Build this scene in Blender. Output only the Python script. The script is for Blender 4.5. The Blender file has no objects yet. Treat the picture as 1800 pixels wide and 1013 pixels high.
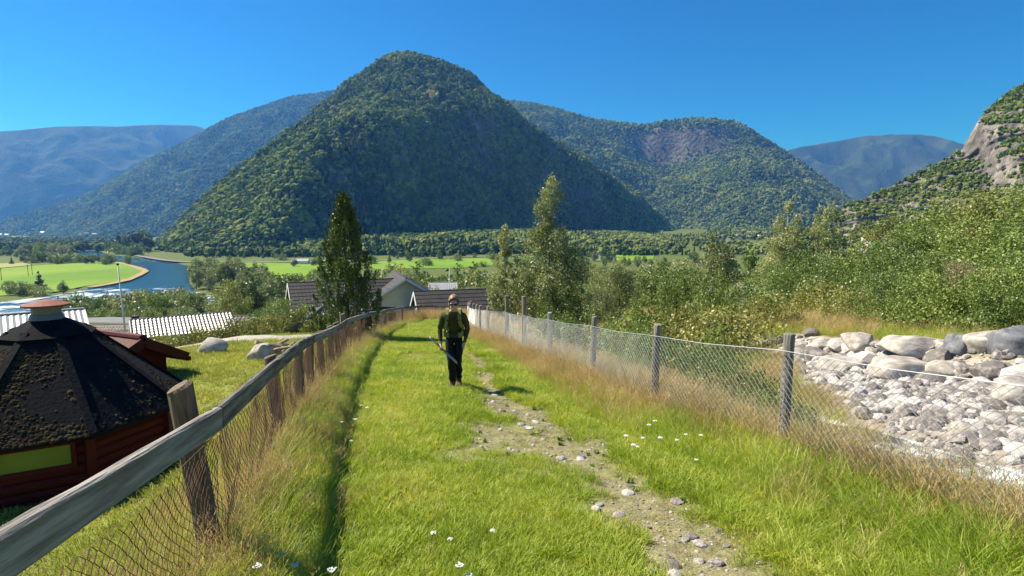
import bpy, bmesh, math, random
import numpy as np
from mathutils import Vector, Matrix, Quaternion

SC = bpy.context.scene
COL = SC.collection
R_ = math.radians

# ---------------------------------------------------------------- camera
CAM_Z = 1.65
PITCH = R_(6.07)
FPX = 950.0                      # focal length in pixels of the 1800 px wide photograph
cd = bpy.data.cameras.new('camera')
cd.sensor_width = 36.0
cd.lens = 36.0 * FPX / 1800.0
cd.clip_start = 0.05
cd.clip_end = 60000
cam = bpy.data.objects.new('camera', cd)
COL.objects.link(cam)
cam.location = (0, 0, CAM_Z)
cam.rotation_euler = (math.pi / 2 - PITCH, 0, 0)
SC.camera = cam

# ---------------------------------------------------------------- world, sun, exposure
SUN_EL, SUN_AHEAD = 49.0, 17.0   # the sun stands to the left, a little ahead of the camera
sdir = Vector((-math.cos(R_(SUN_AHEAD)) * math.cos(R_(SUN_EL)), math.sin(R_(SUN_AHEAD)) * math.cos(R_(SUN_EL)), math.sin(R_(SUN_EL))))
W = bpy.data.worlds.new('World')
SC.world = W
W.use_nodes = True
wn = W.node_tree
wn.nodes.clear()
wo = wn.nodes.new('ShaderNodeOutputWorld')
wb = wn.nodes.new('ShaderNodeBackground')
ws = wn.nodes.new('ShaderNodeTexSky')
ws.sky_type = 'NISHITA'
ws.sun_disc = False
ws.sun_elevation = R_(SUN_EL)
ws.sun_rotation = math.atan2(sdir.x, sdir.y)
ws.altitude = 300
ws.air_density = 0.5
ws.dust_density = 0.0
ws.ozone_density = 10.0
wb.inputs[1].default_value = 0.101
wh = wn.nodes.new('ShaderNodeHueSaturation')     # the phone's vivid colour
wh.inputs['Saturation'].default_value = 1.32
wn.links.new(ws.outputs[0], wh.inputs['Color'])
wn.links.new(wh.outputs[0], wb.inputs[0])
wn.links.new(wb.outputs[0], wo.inputs[0])

sl = bpy.data.lights.new('sun', 'SUN')
sl.energy = 5.0
sl.angle = R_(0.53)
sl.color = (1.0, 0.95, 0.86)
so = bpy.data.objects.new('sun', sl)
so.rotation_euler = (-sdir).to_track_quat('-Z', 'Y').to_euler()
so.location = (-40, 20, 60)
COL.objects.link(so)

SC.view_settings.view_transform = 'Standard'
SC.view_settings.look = 'None'
SC.view_settings.exposure = 0.98
SC.view_settings.gamma = 1.0
SC.view_settings.use_curve_mapping = False
SC.render.engine = 'CYCLES'
cy = SC.cycles
cy.use_denoising = True
cy.max_bounces = 5
cy.diffuse_bounces = 2
cy.glossy_bounces = 2
cy.transmission_bounces = 4
cy.transparent_max_bounces = 6
cy.volume_bounces = 0
cy.sample_clamp_indirect = 6
cy.caustics_reflective = False
cy.caustics_refractive = False

# ---------------------------------------------------------------- small helpers
RNG = np.random.default_rng(7)
random.seed(7)


def ray(u, v):
    r, up = (u - 900) / FPX, -(v - 506.5) / FPX
    return np.array([r, math.cos(PITCH) + up * math.sin(PITCH), -math.sin(PITCH) + up * math.cos(PITCH)])


def at_y(u, v, y):
    d = ray(u, v)
    return d * (y / d[1]) + np.array([0, 0, CAM_Z])


def at_z(u, v, z):
    d = ray(u, v)
    return d * ((z - CAM_Z) / d[2]) + np.array([0, 0, CAM_Z])


_perm = np.random.default_rng(99).permutation(4096)
_vals = np.random.default_rng(98).random(4096)


def vnoise(x, y, seed=0):
    x = np.asarray(x, float); y = np.asarray(y, float)
    xi, yi = np.floor(x).astype(int), np.floor(y).astype(int)
    fx, fy = x - xi, y - yi
    fx = fx * fx * (3 - 2 * fx); fy = fy * fy * (3 - 2 * fy)

    def h(a, b):
        return _vals[_perm[(_perm[(a + seed * 131) & 4095] + b) & 4095]]
    return (h(xi, yi) * (1 - fx) + h(xi + 1, yi) * fx) * (1 - fy) + (h(xi, yi + 1) * (1 - fx) + h(xi + 1, yi + 1) * fx) * fy


def fbm(x, y, seed=0, oct=5, gain=0.5):
    s, a, t = 0.0, 1.0, 0.0
    x = np.asarray(x, float); y = np.asarray(y, float)
    for o in range(oct):
        s = s + a * (vnoise(x, y, seed + o) - 0.5)
        t += a
        a *= gain; x = x * 2.03 + 17.1; y = y * 2.03 + 5.7
    return s / t * 2


def sstep(a, b, x):
    t = np.clip((np.asarray(x, float) - a) / (b - a), 0, 1)
    return t * t * (3 - 2 * t)


def inpoly(px, py, poly):
    inside = np.zeros(np.shape(px), bool)
    n = len(poly)
    for i in range(n):
        x1, y1 = poly[i][0], poly[i][1]
        x2, y2 = poly[(i + 1) % n][0], poly[(i + 1) % n][1]
        c = ((y1 > py) != (y2 > py)) & (px < (x2 - x1) * (py - y1) / ((y2 - y1) if y2 != y1 else 1e-9) + x1)
        inside ^= c
    return inside


def polydist(px, py, pts):
    """distance to a polyline and the parameter (index+t) of the nearest point"""
    best = np.full(np.shape(px), 1e9); par = np.zeros(np.shape(px))
    for i in range(len(pts) - 1):
        ax, ay = pts[i][:2]; bx, by = pts[i + 1][:2]
        dx, dy = bx - ax, by - ay
        t = np.clip(((px - ax) * dx + (py - ay) * dy) / (dx * dx + dy * dy), 0, 1)
        d = np.hypot(px - ax - t * dx, py - ay - t * dy)
        m = d < best
        best = np.where(m, d, best); par = np.where(m, i + t, par)
    return best, par


def mesh_np(name, V, F, mats=None, midx=None, smooth=False):
    """fast mesh from arrays: F is (n,3) or (n,4)"""
    V = np.asarray(V, np.float32); F = np.asarray(F, np.int32)
    me = bpy.data.meshes.new(name)
    k = F.shape[1]
    me.vertices.add(len(V)); me.vertices.foreach_set('co', V.ravel())
    me.loops.add(F.size); me.loops.foreach_set('vertex_index', F.ravel())
    me.polygons.add(len(F)); me.polygons.foreach_set('loop_start', np.arange(0, F.size, k, dtype=np.int32))
    if midx is not None:
        me.polygons.foreach_set('material_index', np.asarray(midx, np.int32))
    me.update(calc_edges=True)
    me.polygons.foreach_set('use_smooth', np.full(len(F), smooth))
    for m in (mats or []):
        me.materials.append(m)
    return me


def mesh_py(name, V, F, mats=None, midx=None, smooth=False):
    me = bpy.data.meshes.new(name)
    me.from_pydata([tuple(map(float, v)) for v in V], [], [tuple(int(i) for i in f) for f in F])
    for m in (mats or []):
        me.materials.append(m)
    if midx is not None:
        for p, i in zip(me.polygons, midx):
            p.material_index = i
    if smooth:
        me.polygons.foreach_set('use_smooth', np.full(len(me.polygons), True))
    me.update()
    return me


def obj(name, me, parent=None, label=None, cat=None, group=None, kind=None, loc=None, rot=None, scale=None):
    o = bpy.data.objects.new(name, me)
    COL.objects.link(o)
    if parent is not None:
        o.parent = parent
    if loc is not None:
        o.location = loc
    if rot is not None:
        o.rotation_euler = rot
    if scale is not None:
        o.scale = scale if hasattr(scale, '__len__') else (scale, scale, scale)
    for k, v in (('label', label), ('category', cat), ('group', group), ('kind', kind)):
        if v:
            o[k] = v
    return o


def empty(name, label, cat, loc=(0, 0, 0), rotz=0.0, group=None, scale=None):
    return obj(name, None, None, label, cat, group, None, loc, (0, 0, rotz), scale)


class MB:
    """collects simple shapes into one mesh"""
    def __init__(s):
        s.V = []; s.F = []; s.M = []

    def add(s, V, F, m=0):
        b = len(s.V)
        s.V += [tuple(v) for v in V]
        s.F += [tuple(i + b for i in f) for f in F]
        s.M += [m] * len(F)
        return s

    def box(s, c, d, rot=None, m=0, taper=0.0):
        hx, hy, hz = d[0] / 2, d[1] / 2, d[2] / 2
        V = []
        for z in (-1, 1):
            k = 1 - taper if z > 0 else 1
            for x, y in ((-1, -1), (1, -1), (1, 1), (-1, 1)):
                p = Vector((x * hx * k, y * hy * k, z * hz))
                if rot is not None:
                    p = rot @ p
                V.append((p.x + c[0], p.y + c[1], p.z + c[2]))
        return s.add(V, [(3, 2, 1, 0), (4, 5, 6, 7), (0, 1, 5, 4), (1, 2, 6, 5), (2, 3, 7, 6), (3, 0, 4, 7)], m)

    def bar(s, a, b, w, h, m=0, up=(0, 0, 1)):
        a = Vector(a); b = Vector(b); d = (b - a)
        L = d.length; d.normalize()
        sx = d.cross(Vector(up))
        if sx.length < 1e-4:
            sx = Vector((1, 0, 0))
        sx.normalize(); uz = sx.cross(d)
        rot = Matrix((d, -sx, uz)).transposed()
        return s.box((a + b) / 2, (L, w, h), rot, m)

    def tube(s, pts, rad, n=8, m=0, cap=True, flat=1.0):
        pts = [Vector(p) for p in pts]
        if not hasattr(rad, '__len__'):
            rad = [rad] * len(pts)
        V = []; F = []
        prev = None
        for i, p in enumerate(pts):
            d = (pts[min(i + 1, len(pts) - 1)] - pts[max(i - 1, 0)])
            d.normalize()
            if prev is None:
                a = d.orthogonal().normalized()
            else:
                a = (prev - d * prev.dot(d))
                a = a.normalized() if a.length > 1e-6 else d.orthogonal().normalized()
            prev = a
            b = d.cross(a)
            for k in range(n):
                t = 2 * math.pi * k / n
                q = p + (a * math.cos(t) + b * math.sin(t) * flat) * rad[i]
                V.append(q)
        for i in range(len(pts) - 1):
            for k in range(n):
                F.append((i * n + k, i * n + (k + 1) % n, (i + 1) * n + (k + 1) % n, (i + 1) * n + k))
        if cap:
            F.append(tuple(range(n - 1, -1, -1)))
            F.append(tuple((len(pts) - 1) * n + k for k in range(n)))
        return s.add(V, F, m)

    def ball(s, c, r, nu=10, nv=7, m=0):
        r = r if hasattr(r, '__len__') else (r, r, r)
        V = [(c[0], c[1], c[2] - r[2])]
        for j in range(1, nv):
            t = math.pi * j / nv - math.pi / 2
            for i in range(nu):
                a = 2 * math.pi * i / nu
                V.append((c[0] + r[0] * math.cos(t) * math.cos(a), c[1] + r[1] * math.cos(t) * math.sin(a), c[2] + r[2] * math.sin(t)))
        V.append((c[0], c[1], c[2] + r[2]))
        F = []
        for i in range(nu):
            F.append((0, 1 + (i + 1) % nu, 1 + i))
            for j in range(nv - 2):
                a = 1 + j * nu
                F.append((a + i, a + (i + 1) % nu, a + nu + (i + 1) % nu, a + nu + i))
            t = 1 + (nv - 2) * nu
            F.append((t + i, t + (i + 1) % nu, len(V) - 1))
        return s.add(V, F, m)

    def mesh(s, name, mats, smooth=False):
        return mesh_py(name, s.V, s.F, mats, s.M, smooth)

    def obj(s, name, mats, parent=None, smooth=False, **kw):
        return obj(name, s.mesh(name, mats if isinstance(mats, (list, tuple)) else [mats], smooth), parent, **kw)


# ---------------------------------------------------------------- materials
def nodes_of(name):
    m = bpy.data.materials.new(name)
    m.use_nodes = True
    nt = m.node_tree
    nt.nodes.clear()
    out = nt.nodes.new('ShaderNodeOutputMaterial')

    def N(t, **k):
        n = nt.nodes.new(t)
        for a, b in k.items():
            if a.startswith('i_'):
                n.inputs[a[2:].replace('_', ' ')].default_value = b
            else:
                setattr(n, a, b)
        return n
    return m, nt, out, N, nt.links.new


def ramp(N, cols, pos=None):
    r = N('ShaderNodeValToRGB')
    e = r.color_ramp.elements
    pos = pos or [i / (len(cols) - 1) for i in range(len(cols))]
    while len(e) < len(cols):
        e.new(0.5)
    for k, (c, p) in enumerate(zip(cols, pos)):
        e[k].position = p; e[k].color = (*c[:3], 1)
    return r


def pmat(name, cols, scale=4.0, rough=0.8, bump=0.0, bscale=None, pos=None, coord='Object', spec=0.3, metal=0.0, detail=6, stretch=None, rough2=None, rnd=0.0):
    """principled surface with a noise driven colour ramp and relief"""
    m, nt, out, N, L = nodes_of(name)
    b = N('ShaderNodeBsdfPrincipled')
    b.inputs['Roughness'].default_value = rough
    b.inputs['Specular IOR Level'].default_value = spec
    b.inputs['Metallic'].default_value = metal
    tc = N('ShaderNodeTexCoord')
    src = tc.outputs['Object']
    if coord == 'World':
        src = N('ShaderNodeNewGeometry').outputs['Position']
    if stretch:
        mp = N('ShaderNodeMapping'); mp.inputs['Scale'].default_value = stretch
        L(src, mp.inputs[0]); src = mp.outputs[0]
    if len(cols) == 1:
        cols = [cols[0], [c * 0.8 for c in cols[0]]]
    nz = N('ShaderNodeTexNoise'); nz.inputs['Scale'].default_value = scale; nz.inputs['Detail'].default_value = detail
    nz.inputs['Roughness'].default_value = 0.62
    L(src, nz.inputs['Vector'])
    r = ramp(N, cols, pos or [0.3 + 0.4 * i / (len(cols) - 1) for i in range(len(cols))])
    fac = nz.outputs[0]
    if rnd:
        oi = N('ShaderNodeObjectInfo')
        ma = N('ShaderNodeMath', operation='MULTIPLY_ADD'); ma.inputs[1].default_value = rnd; ma.inputs[2].default_value = -rnd / 2
        L(oi.outputs['Random'], ma.inputs[0])
        ad = N('ShaderNodeMath', operation='ADD'); L(ma.outputs[0], ad.inputs[0]); L(fac, ad.inputs[1]); fac = ad.outputs[0]
    L(fac, r.inputs[0]); L(r.outputs[0], b.inputs['Base Color'])
    if bump:
        n2 = N('ShaderNodeTexNoise'); n2.inputs['Scale'].default_value = bscale or scale * 4; n2.inputs['Detail'].default_value = 8
        L(src, n2.inputs['Vector'])
        bp = N('ShaderNodeBump'); bp.inputs['Strength'].default_value = bump; bp.inputs['Distance'].default_value = 0.02
        L(n2.outputs[0], bp.inputs['Height']); L(bp.outputs[0], b.inputs['Normal'])
    L(b.outputs[0], out.inputs[0])
    return m


def leafmat(name, cols, trans=0.35, wscale=0.6, rough=0.45, spec=0.45, tint=(1.05, 1.1, 0.6), inst=0.35, pscale=None):
    """leaf or blade: each leaf a little different, patches differ, light comes through"""
    m, nt, out, N, L = nodes_of(name)
    g = N('ShaderNodeNewGeometry'); oi = N('ShaderNodeObjectInfo')
    nz = N('ShaderNodeTexNoise'); nz.inputs['Scale'].default_value = wscale; nz.inputs['Detail'].default_value = 3
    L(g.outputs['Position'], nz.inputs['Vector'])
    a = N('ShaderNodeMath', operation='MULTIPLY'); a.inputs[1].default_value = 0.35; L(g.outputs['Random Per Island'], a.inputs[0])
    b = N('ShaderNodeMath', operation='MULTIPLY_ADD'); b.inputs[1].default_value = inst; L(oi.outputs['Random'], b.inputs[0]); L(a.outputs[0], b.inputs[2])
    c = N('ShaderNodeMath', operation='MULTIPLY_ADD'); c.inputs[1].default_value = 1.3; L(nz.outputs[0], c.inputs[0]); L(b.outputs[0], c.inputs[2])
    d = N('ShaderNodeMath', operation='SUBTRACT'); d.inputs[1].default_value = 0.15 + inst / 2 + 0.15; L(c.outputs[0], d.inputs[0])
    r = ramp(N, cols); L(d.outputs[0], r.inputs[0])
    p = N('ShaderNodeBsdfPrincipled'); p.inputs['Roughness'].default_value = rough; p.inputs['Specular IOR Level'].default_value = spec
    L(r.outputs[0], p.inputs['Base Color'])
    if trans > 0:
        t = N('ShaderNodeBsdfTranslucent')
        mx = N('ShaderNodeMix', data_type='RGBA', blend_type='MULTIPLY'); mx.inputs[0].default_value = 1.0
        L(r.outputs[0], mx.inputs[6]); mx.inputs[7].default_value = (*tint, 1)
        L(mx.outputs[2], t.inputs[0])
        s = N('ShaderNodeMixShader'); s.inputs[0].default_value = trans
        L(p.outputs[0], s.inputs[1]); L(t.outputs[0], s.inputs[2]); L(s.outputs[0], out.inputs[0])
    else:
        L(p.outputs[0], out.inputs[0])
    return m

# ================================================================ GROUND
BASE_Y = [-200, 0, 38, 45, 60, 100, 150, 200, 232, 300]
BASE_Z = [20, 0, -4.56, -6.2, -9.6, -15.8, -24, -31, -33, -33]
FENCE_L = [(-3.0, -0.62), (0, -1.2), (3.15, -1.85), (5.76, -2.58), (8.62, -3.31), (11.22, -3.8), (13.79, -4.37), (17.5, -5.0), (21.7, -5.62), (25, -5.95), (30, -6.15), (35, -6.1), (39, -5.6), (42, -4.6)]
FENCE_R = [(-3.0, 4.85), (0.55, 3.93), (2.95, 3.3), (5.24, 2.71), (7.27, 1.95), (9.57, 1.45), (12.12, 0.85), (14.45, 0.34), (16.6, -0.14), (19.2, -0.85), (21.8, -1.45), (24.6, -1.9), (28, -2.25), (32, -2.5), (37, -2.85), (42, -3.3)]


def fl(y):
    return np.interp(y, [p[0] for p in FENCE_L], [p[1] for p in FENCE_L])


def fr(y):
    return np.interp(y, [p[0] for p in FENCE_R], [p[1] for p in FENCE_R])


ZV = -33.0
ZW = -33.35
RIVER = [tuple(at_z(u, v, ZW)[:2]) for u, v in (
    (128, 443.5), (150, 448.5), (172, 452.5), (196, 457.5), (216, 461.5), (237, 467), (256, 472), (263, 476.5), (255, 482), (232, 492), (200, 499), (165, 505), (120, 516), (60, 524), (0, 531), (-160, 545),
    (-160, 585), (0, 566), (100, 560), (200, 553), (260, 545), (330, 539), (376, 531), (380, 523), (345, 512), (331, 496), (331, 476), (327, 467), (308, 462.5), (283, 458.5), (257, 455), (225, 452), (196, 448.5), (180, 444.5), (183, 442), (150, 441))]
TRACK = [(1.6, 1.5), (1.3, 2.98), (1.04, 3.59), (0.89, 4.5), (0.67, 5.54), (0.43, 6.53), (-0.08, 7.72), (-0.42, 9.6), (-0.66, 11.65), (-1.22, 15.2), (-2.1, 20), (-3.0, 26), (-3.9, 34)]


def dirt(x, y):
    d, par = polydist(x, y, TRACK)
    w = np.interp(par, [0, 1, 3, 5, 6, 8, 9, 12], [0.50, 0.46, 0.42, 0.58, 0.34, 0.24, 0.17, 0.1])
    n = fbm(np.asarray(x) * 1.7, np.asarray(y) * 1.3, 3, 4) * 0.9 + fbm(np.asarray(x) * 7, np.asarray(y) * 5, 8, 3) * 0.5
    m1 = (1 - sstep(0.1, 1.25, d / w - n * 1.0)) * 0.92
    e = np.hypot((np.asarray(x) + 0.05) / 1.0, (np.asarray(y) - 6.1) / 0.85)
    m2 = (1 - sstep(0.35, 1.15, e - n * 0.9)) * 0.8
    e3 = np.hypot((np.asarray(x) + 2.6) / 0.7, (np.asarray(y) - 14.2) / 1.0)
    m3 = (1 - sstep(0.4, 1.1, e3 - n * 0.6)) * 0.6
    e4 = np.hypot((np.asarray(x) + 3.4) / 0.8, (np.asarray(y) - 26) / 2.0)
    m4 = (1 - sstep(0.4, 1.1, e4 - n * 0.6)) * 0.5
    return np.clip(np.maximum.reduce([m1, m2, m3, m4]), 0, 1)


def ground(x, y):
    x = np.asarray(x, float); y = np.asarray(y, float)
    z = np.interp(y, BASE_Y, BASE_Z)
    near = 1 - sstep(36, 60, y)
    dl = fl(y) - x
    z = z + sstep(0.1, 2.2, dl) * np.interp(y, [6, 9, 14, 22, 38], [-0.95, -0.9, -0.35, -0.4, -0.6]) * near
    z = z - np.clip(-x - 12, 0, 14) * 0.17 * near
    dr = x - fr(y)
    cs = np.interp(dr, [0, 0.6, 1.6, 2.6, 3.2, 5.3, 5.8, 7, 9.3, 10.4, 12, 30, 60], [0, -0.06, -0.36, -0.85, -1.05, -1.05, -0.84, -0.66, -0.40, 0.28, 0.48, 1.1, 2.0])
    z = z + cs * near
    # uneven turf
    nn = 1 - sstep(60, 90, y)
    z = z + (fbm(x * 0.9, y * 0.9, 21, 3) * 0.035 + fbm(x * 4, y * 4, 25, 2) * 0.012) * nn
    z = z - 0.03 * dirt(x, y) * (1 - sstep(40, 42, y))
    z = z + fbm(x * 0.05, y * 0.05, 31, 3) * 0.8 * sstep(60, 120, y) * (1 - sstep(180, 230, y))
    # the ground rises gently under the village at the foot of the long ridge
    z = z + np.clip((y - 950) * 0.034, 0, 40) * sstep(230, 420, x) * (1 - sstep(1300, 1700, x)) * (1 - sstep(2300, 3000, y))
    inr = inpoly(x, y, RIVER)
    z = np.where(inr, ZW - 1.2, z)
    return z


def gz(x, y):
    return float(ground(np.array([x]), np.array([y]))[0])


def make_ground():
    ang = np.concatenate([np.arange(-180, -58, 4.0), np.arange(-58, 58, 0.42), np.arange(58, 180, 4.0)])
    rr = [0.25]
    while rr[-1] < 330:
        rr.append(rr[-1] * 1.0165 + 0.004)
    while rr[-1] < 10500:
        rr.append(rr[-1] * 1.05)
    rr = np.array(rr)
    A, Rr = np.meshgrid(np.radians(ang), rr)
    X = Rr * np.sin(A); Y = Rr * np.cos(A)
    Z = ground(X, Y)
    na, nr = len(ang), len(rr)
    V = np.stack([X, Y, Z], -1).reshape(-1, 3)
    i = np.arange(nr - 1)[:, None]; j = np.arange(na)[None, :]
    a = i * na + j; b = i * na + (j + 1) % na
    F = np.stack([a, b, b + na, a + na], -1).reshape(-1, 4)[:, ::-1]
    c0 = len(V)
    V = np.vstack([V, [[0, 0, gz(0, 0)]]])
    x, y = V[:, 0], V[:, 1]
    # albedo of the zones
    C = np.zeros((len(V), 3))
    grass = np.array([0.14, 0.18, 0.035]); lawn = np.array([0.20, 0.225, 0.055]); dry = np.array([0.30, 0.215, 0.095])
    soil = np.array([0.215, 0.19, 0.105]); bed = np.array([0.36, 0.335, 0.30]); mead = np.array([0.095, 0.125, 0.03]); slope = np.array([0.085, 0.105, 0.03])
    n = fbm(x * 0.6, y * 0.6, 41, 4)
    dl = fl(y) - x; dr = x - fr(y)

    def mix(col, m):
        nonlocal C
        C = C * (1 - m[:, None]) + col * m[:, None]
    C[:] = grass
    mix(lawn, sstep(0.3, 1.0, dl))
    mix(dry, np.clip(1 - np.abs(dl + 0.15) / 0.8, 0, 1) * 0.8)
    mix(dry, np.clip(1 - np.abs(dr - 0.1) / 0.9, 0, 1) * 0.8)
    mix(dry * 0.8, sstep(0.6, 1.5, dr) * (1 - sstep(9.5, 12, dr)))
    mix(bed, sstep(3.0, 4.2, dr + n * 0.5) * (1 - sstep(9.8, 10.8, dr + n * 0.6)) * (1 - sstep(44, 50, y)))
    mix(soil, dirt(x, y) * (1 - sstep(38, 42, y)) * ((dl < 0) & (dr < 0)))
    mix(slope, sstep(36, 46, y))
    mix(mead, sstep(200, 260, y))
    me = mesh_np('ground', V, F, [M['ground']], smooth=True)
    at = me.color_attributes.new('albedo', 'FLOAT_COLOR', 'POINT')
    at.data.foreach_set('color', np.hstack([C, np.ones((len(C), 1))]).astype(np.float32).ravel())
    return obj('ground', me, kind='structure')


def groundmat():
    m, nt, out, N, L = nodes_of('turf_and_soil')
    b = N('ShaderNodeBsdfPrincipled'); b.inputs['Roughness'].default_value = 0.92; b.inputs['Specular IOR Level'].default_value = 0.15
    at = N('ShaderNodeVertexColor', layer_name='albedo')
    g = N('ShaderNodeNewGeometry')
    col = at.outputs[0]
    for sc, lo, hi in ((0.35, 0.75, 1.25), (9, 0.7, 1.3), (70, 0.6, 1.4)):
        nz = N('ShaderNodeTexNoise'); nz.inputs['Scale'].default_value = sc; nz.inputs['Detail'].default_value = 5
        L(g.outputs['Position'], nz.inputs['Vector'])
        mr = N('ShaderNodeMapRange'); mr.inputs[1].default_value = 0.3; mr.inputs[2].default_value = 0.7; mr.inputs[3].default_value = lo; mr.inputs[4].default_value = hi
        L(nz.outputs[0], mr.inputs[0])
        mx = N('ShaderNodeVectorMath', operation='SCALE'); L(col, mx.inputs[0]); L(mr.outputs[0], mx.inputs['Scale']); col = mx.outputs[0]
    L(col, b.inputs['Base Color'])
    nz = N('ShaderNodeTexNoise'); nz.inputs['Scale'].default_value = 45; nz.inputs['Detail'].default_value = 8
    L(g.outputs['Position'], nz.inputs['Vector'])
    bp = N('ShaderNodeBump'); bp.inputs['Strength'].default_value = 0.7; bp.inputs['Distance'].default_value = 0.02
    L(nz.outputs[0], bp.inputs['Height']); L(bp.outputs[0], b.inputs['Normal']); L(b.outputs[0], out.inputs[0])
    return m


def mountmat(name, greens, rocks, lo, hi, gs=0.012, rs=0.03):
    """forest floor on gentle slopes, bare rock where it is steep"""
    m, nt, out, N, L = nodes_of(name)
    b = N('ShaderNodeBsdfPrincipled'); b.inputs['Roughness'].default_value = 0.95; b.inputs['Specular IOR Level'].default_value = 0.1
    g = N('ShaderNodeNewGeometry')
    n1 = N('ShaderNodeTexNoise'); n1.inputs['Scale'].default_value = gs; n1.inputs['Detail'].default_value = 9; L(g.outputs['Position'], n1.inputs['Vector'])
    r1 = ramp(N, greens, [0.3 + 0.4 * i / (len(greens) - 1) for i in range(len(greens))]); L(n1.outputs[0], r1.inputs[0])
    mp = N('ShaderNodeMapping'); mp.inputs['Scale'].default_value = (1, 1, 0.35); L(g.outputs['Position'], mp.inputs[0])
    n2 = N('ShaderNodeTexNoise'); n2.inputs['Scale'].default_value = rs; n2.inputs['Detail'].default_value = 10; n2.inputs['Roughness'].default_value = 0.65; L(mp.outputs[0], n2.inputs['Vector'])
    r2 = ramp(N, rocks, [0.3 + 0.4 * i / (len(rocks) - 1) for i in range(len(rocks))]); L(n2.outputs[0], r2.inputs[0])
    sx = N('ShaderNodeSeparateXYZ'); L(g.outputs['Normal'], sx.inputs[0])
    ad = N('ShaderNodeMath', operation='MULTIPLY_ADD'); ad.inputs[1].default_value = 0.5; L(n2.outputs[0], ad.inputs[0]); L(sx.outputs[2], ad.inputs[2])
    mr = N('ShaderNodeMapRange'); mr.inputs[1].default_value = lo + 0.25; mr.inputs[2].default_value = hi + 0.25; mr.inputs[3].default_value = 1; mr.inputs[4].default_value = 0
    L(ad.outputs[0], mr.inputs[0])
    mx = N('ShaderNodeMix', data_type='RGBA'); L(mr.outputs[0], mx.inputs[0]); L(r1.outputs[0], mx.inputs[6]); L(r2.outputs[0], mx.inputs[7])
    L(mx.outputs[2], b.inputs['Base Color'])
    bp = N('ShaderNodeBump'); bp.inputs['Strength'].default_value = 1.0; bp.inputs['Distance'].default_value = 12.0
    n3 = N('ShaderNodeTexNoise'); n3.inputs['Scale'].default_value = 0.05; n3.inputs['Detail'].default_value = 8; L(g.outputs['Position'], n3.inputs['Vector'])
    L(n3.outputs[0], bp.inputs['Height']); L(bp.outputs[0], b.inputs['Normal']); L(b.outputs[0], out.inputs[0])
    return m


M = {}
M['ground'] = groundmat()
GREEN = [(0.035, 0.055, 0.016), (0.07, 0.09, 0.026), (0.17, 0.15, 0.06)]
ROCK = [(0.06, 0.055, 0.048), (0.13, 0.115, 0.10), (0.27, 0.24, 0.21)]
M['mount'] = mountmat('wooded_slope', GREEN, ROCK, 0.50, 0.66)
M['mount_far'] = mountmat('far_wooded_slope', [(0.03, 0.05, 0.018), (0.055, 0.08, 0.025), (0.12, 0.125, 0.05)], ROCK, 0.50, 0.64, 0.006, 0.012)
M['mount_fell'] = mountmat('bare_fell', [(0.016, 0.028, 0.014), (0.028, 0.042, 0.02), (0.055, 0.066, 0.034)], [(0.02, 0.03, 0.025), (0.035, 0.045, 0.04), (0.07, 0.08, 0.075)], 0.55, 0.68, 0.004, 0.008)
M['mount_cliff'] = mountmat('craggy_slope', [(0.06, 0.085, 0.022), (0.13, 0.14, 0.045), (0.2, 0.18, 0.075)], [(0.05, 0.045, 0.042), (0.15, 0.135, 0.125), (0.33, 0.30, 0.275)], 0.63, 0.82, 0.04, 0.09)
ground_o = make_ground()

# ================================================================ MOUNTAINS


def resample(P, n):
    P = np.asarray(P, float)
    d = np.concatenate([[0], np.cumsum(np.linalg.norm(np.diff(P, axis=0), axis=1))])
    t = np.linspace(0, d[-1], n)
    # smooth (Catmull-like) interpolation through the points
    out = np.stack([np.interp(t, d, P[:, k]) for k in range(3)], -1)
    ker = np.array([1, 2, 3, 2, 1.]); ker /= ker.sum()
    pad = np.vstack([out[:1]] * 2 + [out] + [out[-1:]] * 2)
    return np.stack([np.convolve(pad[:, k], ker, 'valid') for k in range(3)], -1)


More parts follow.
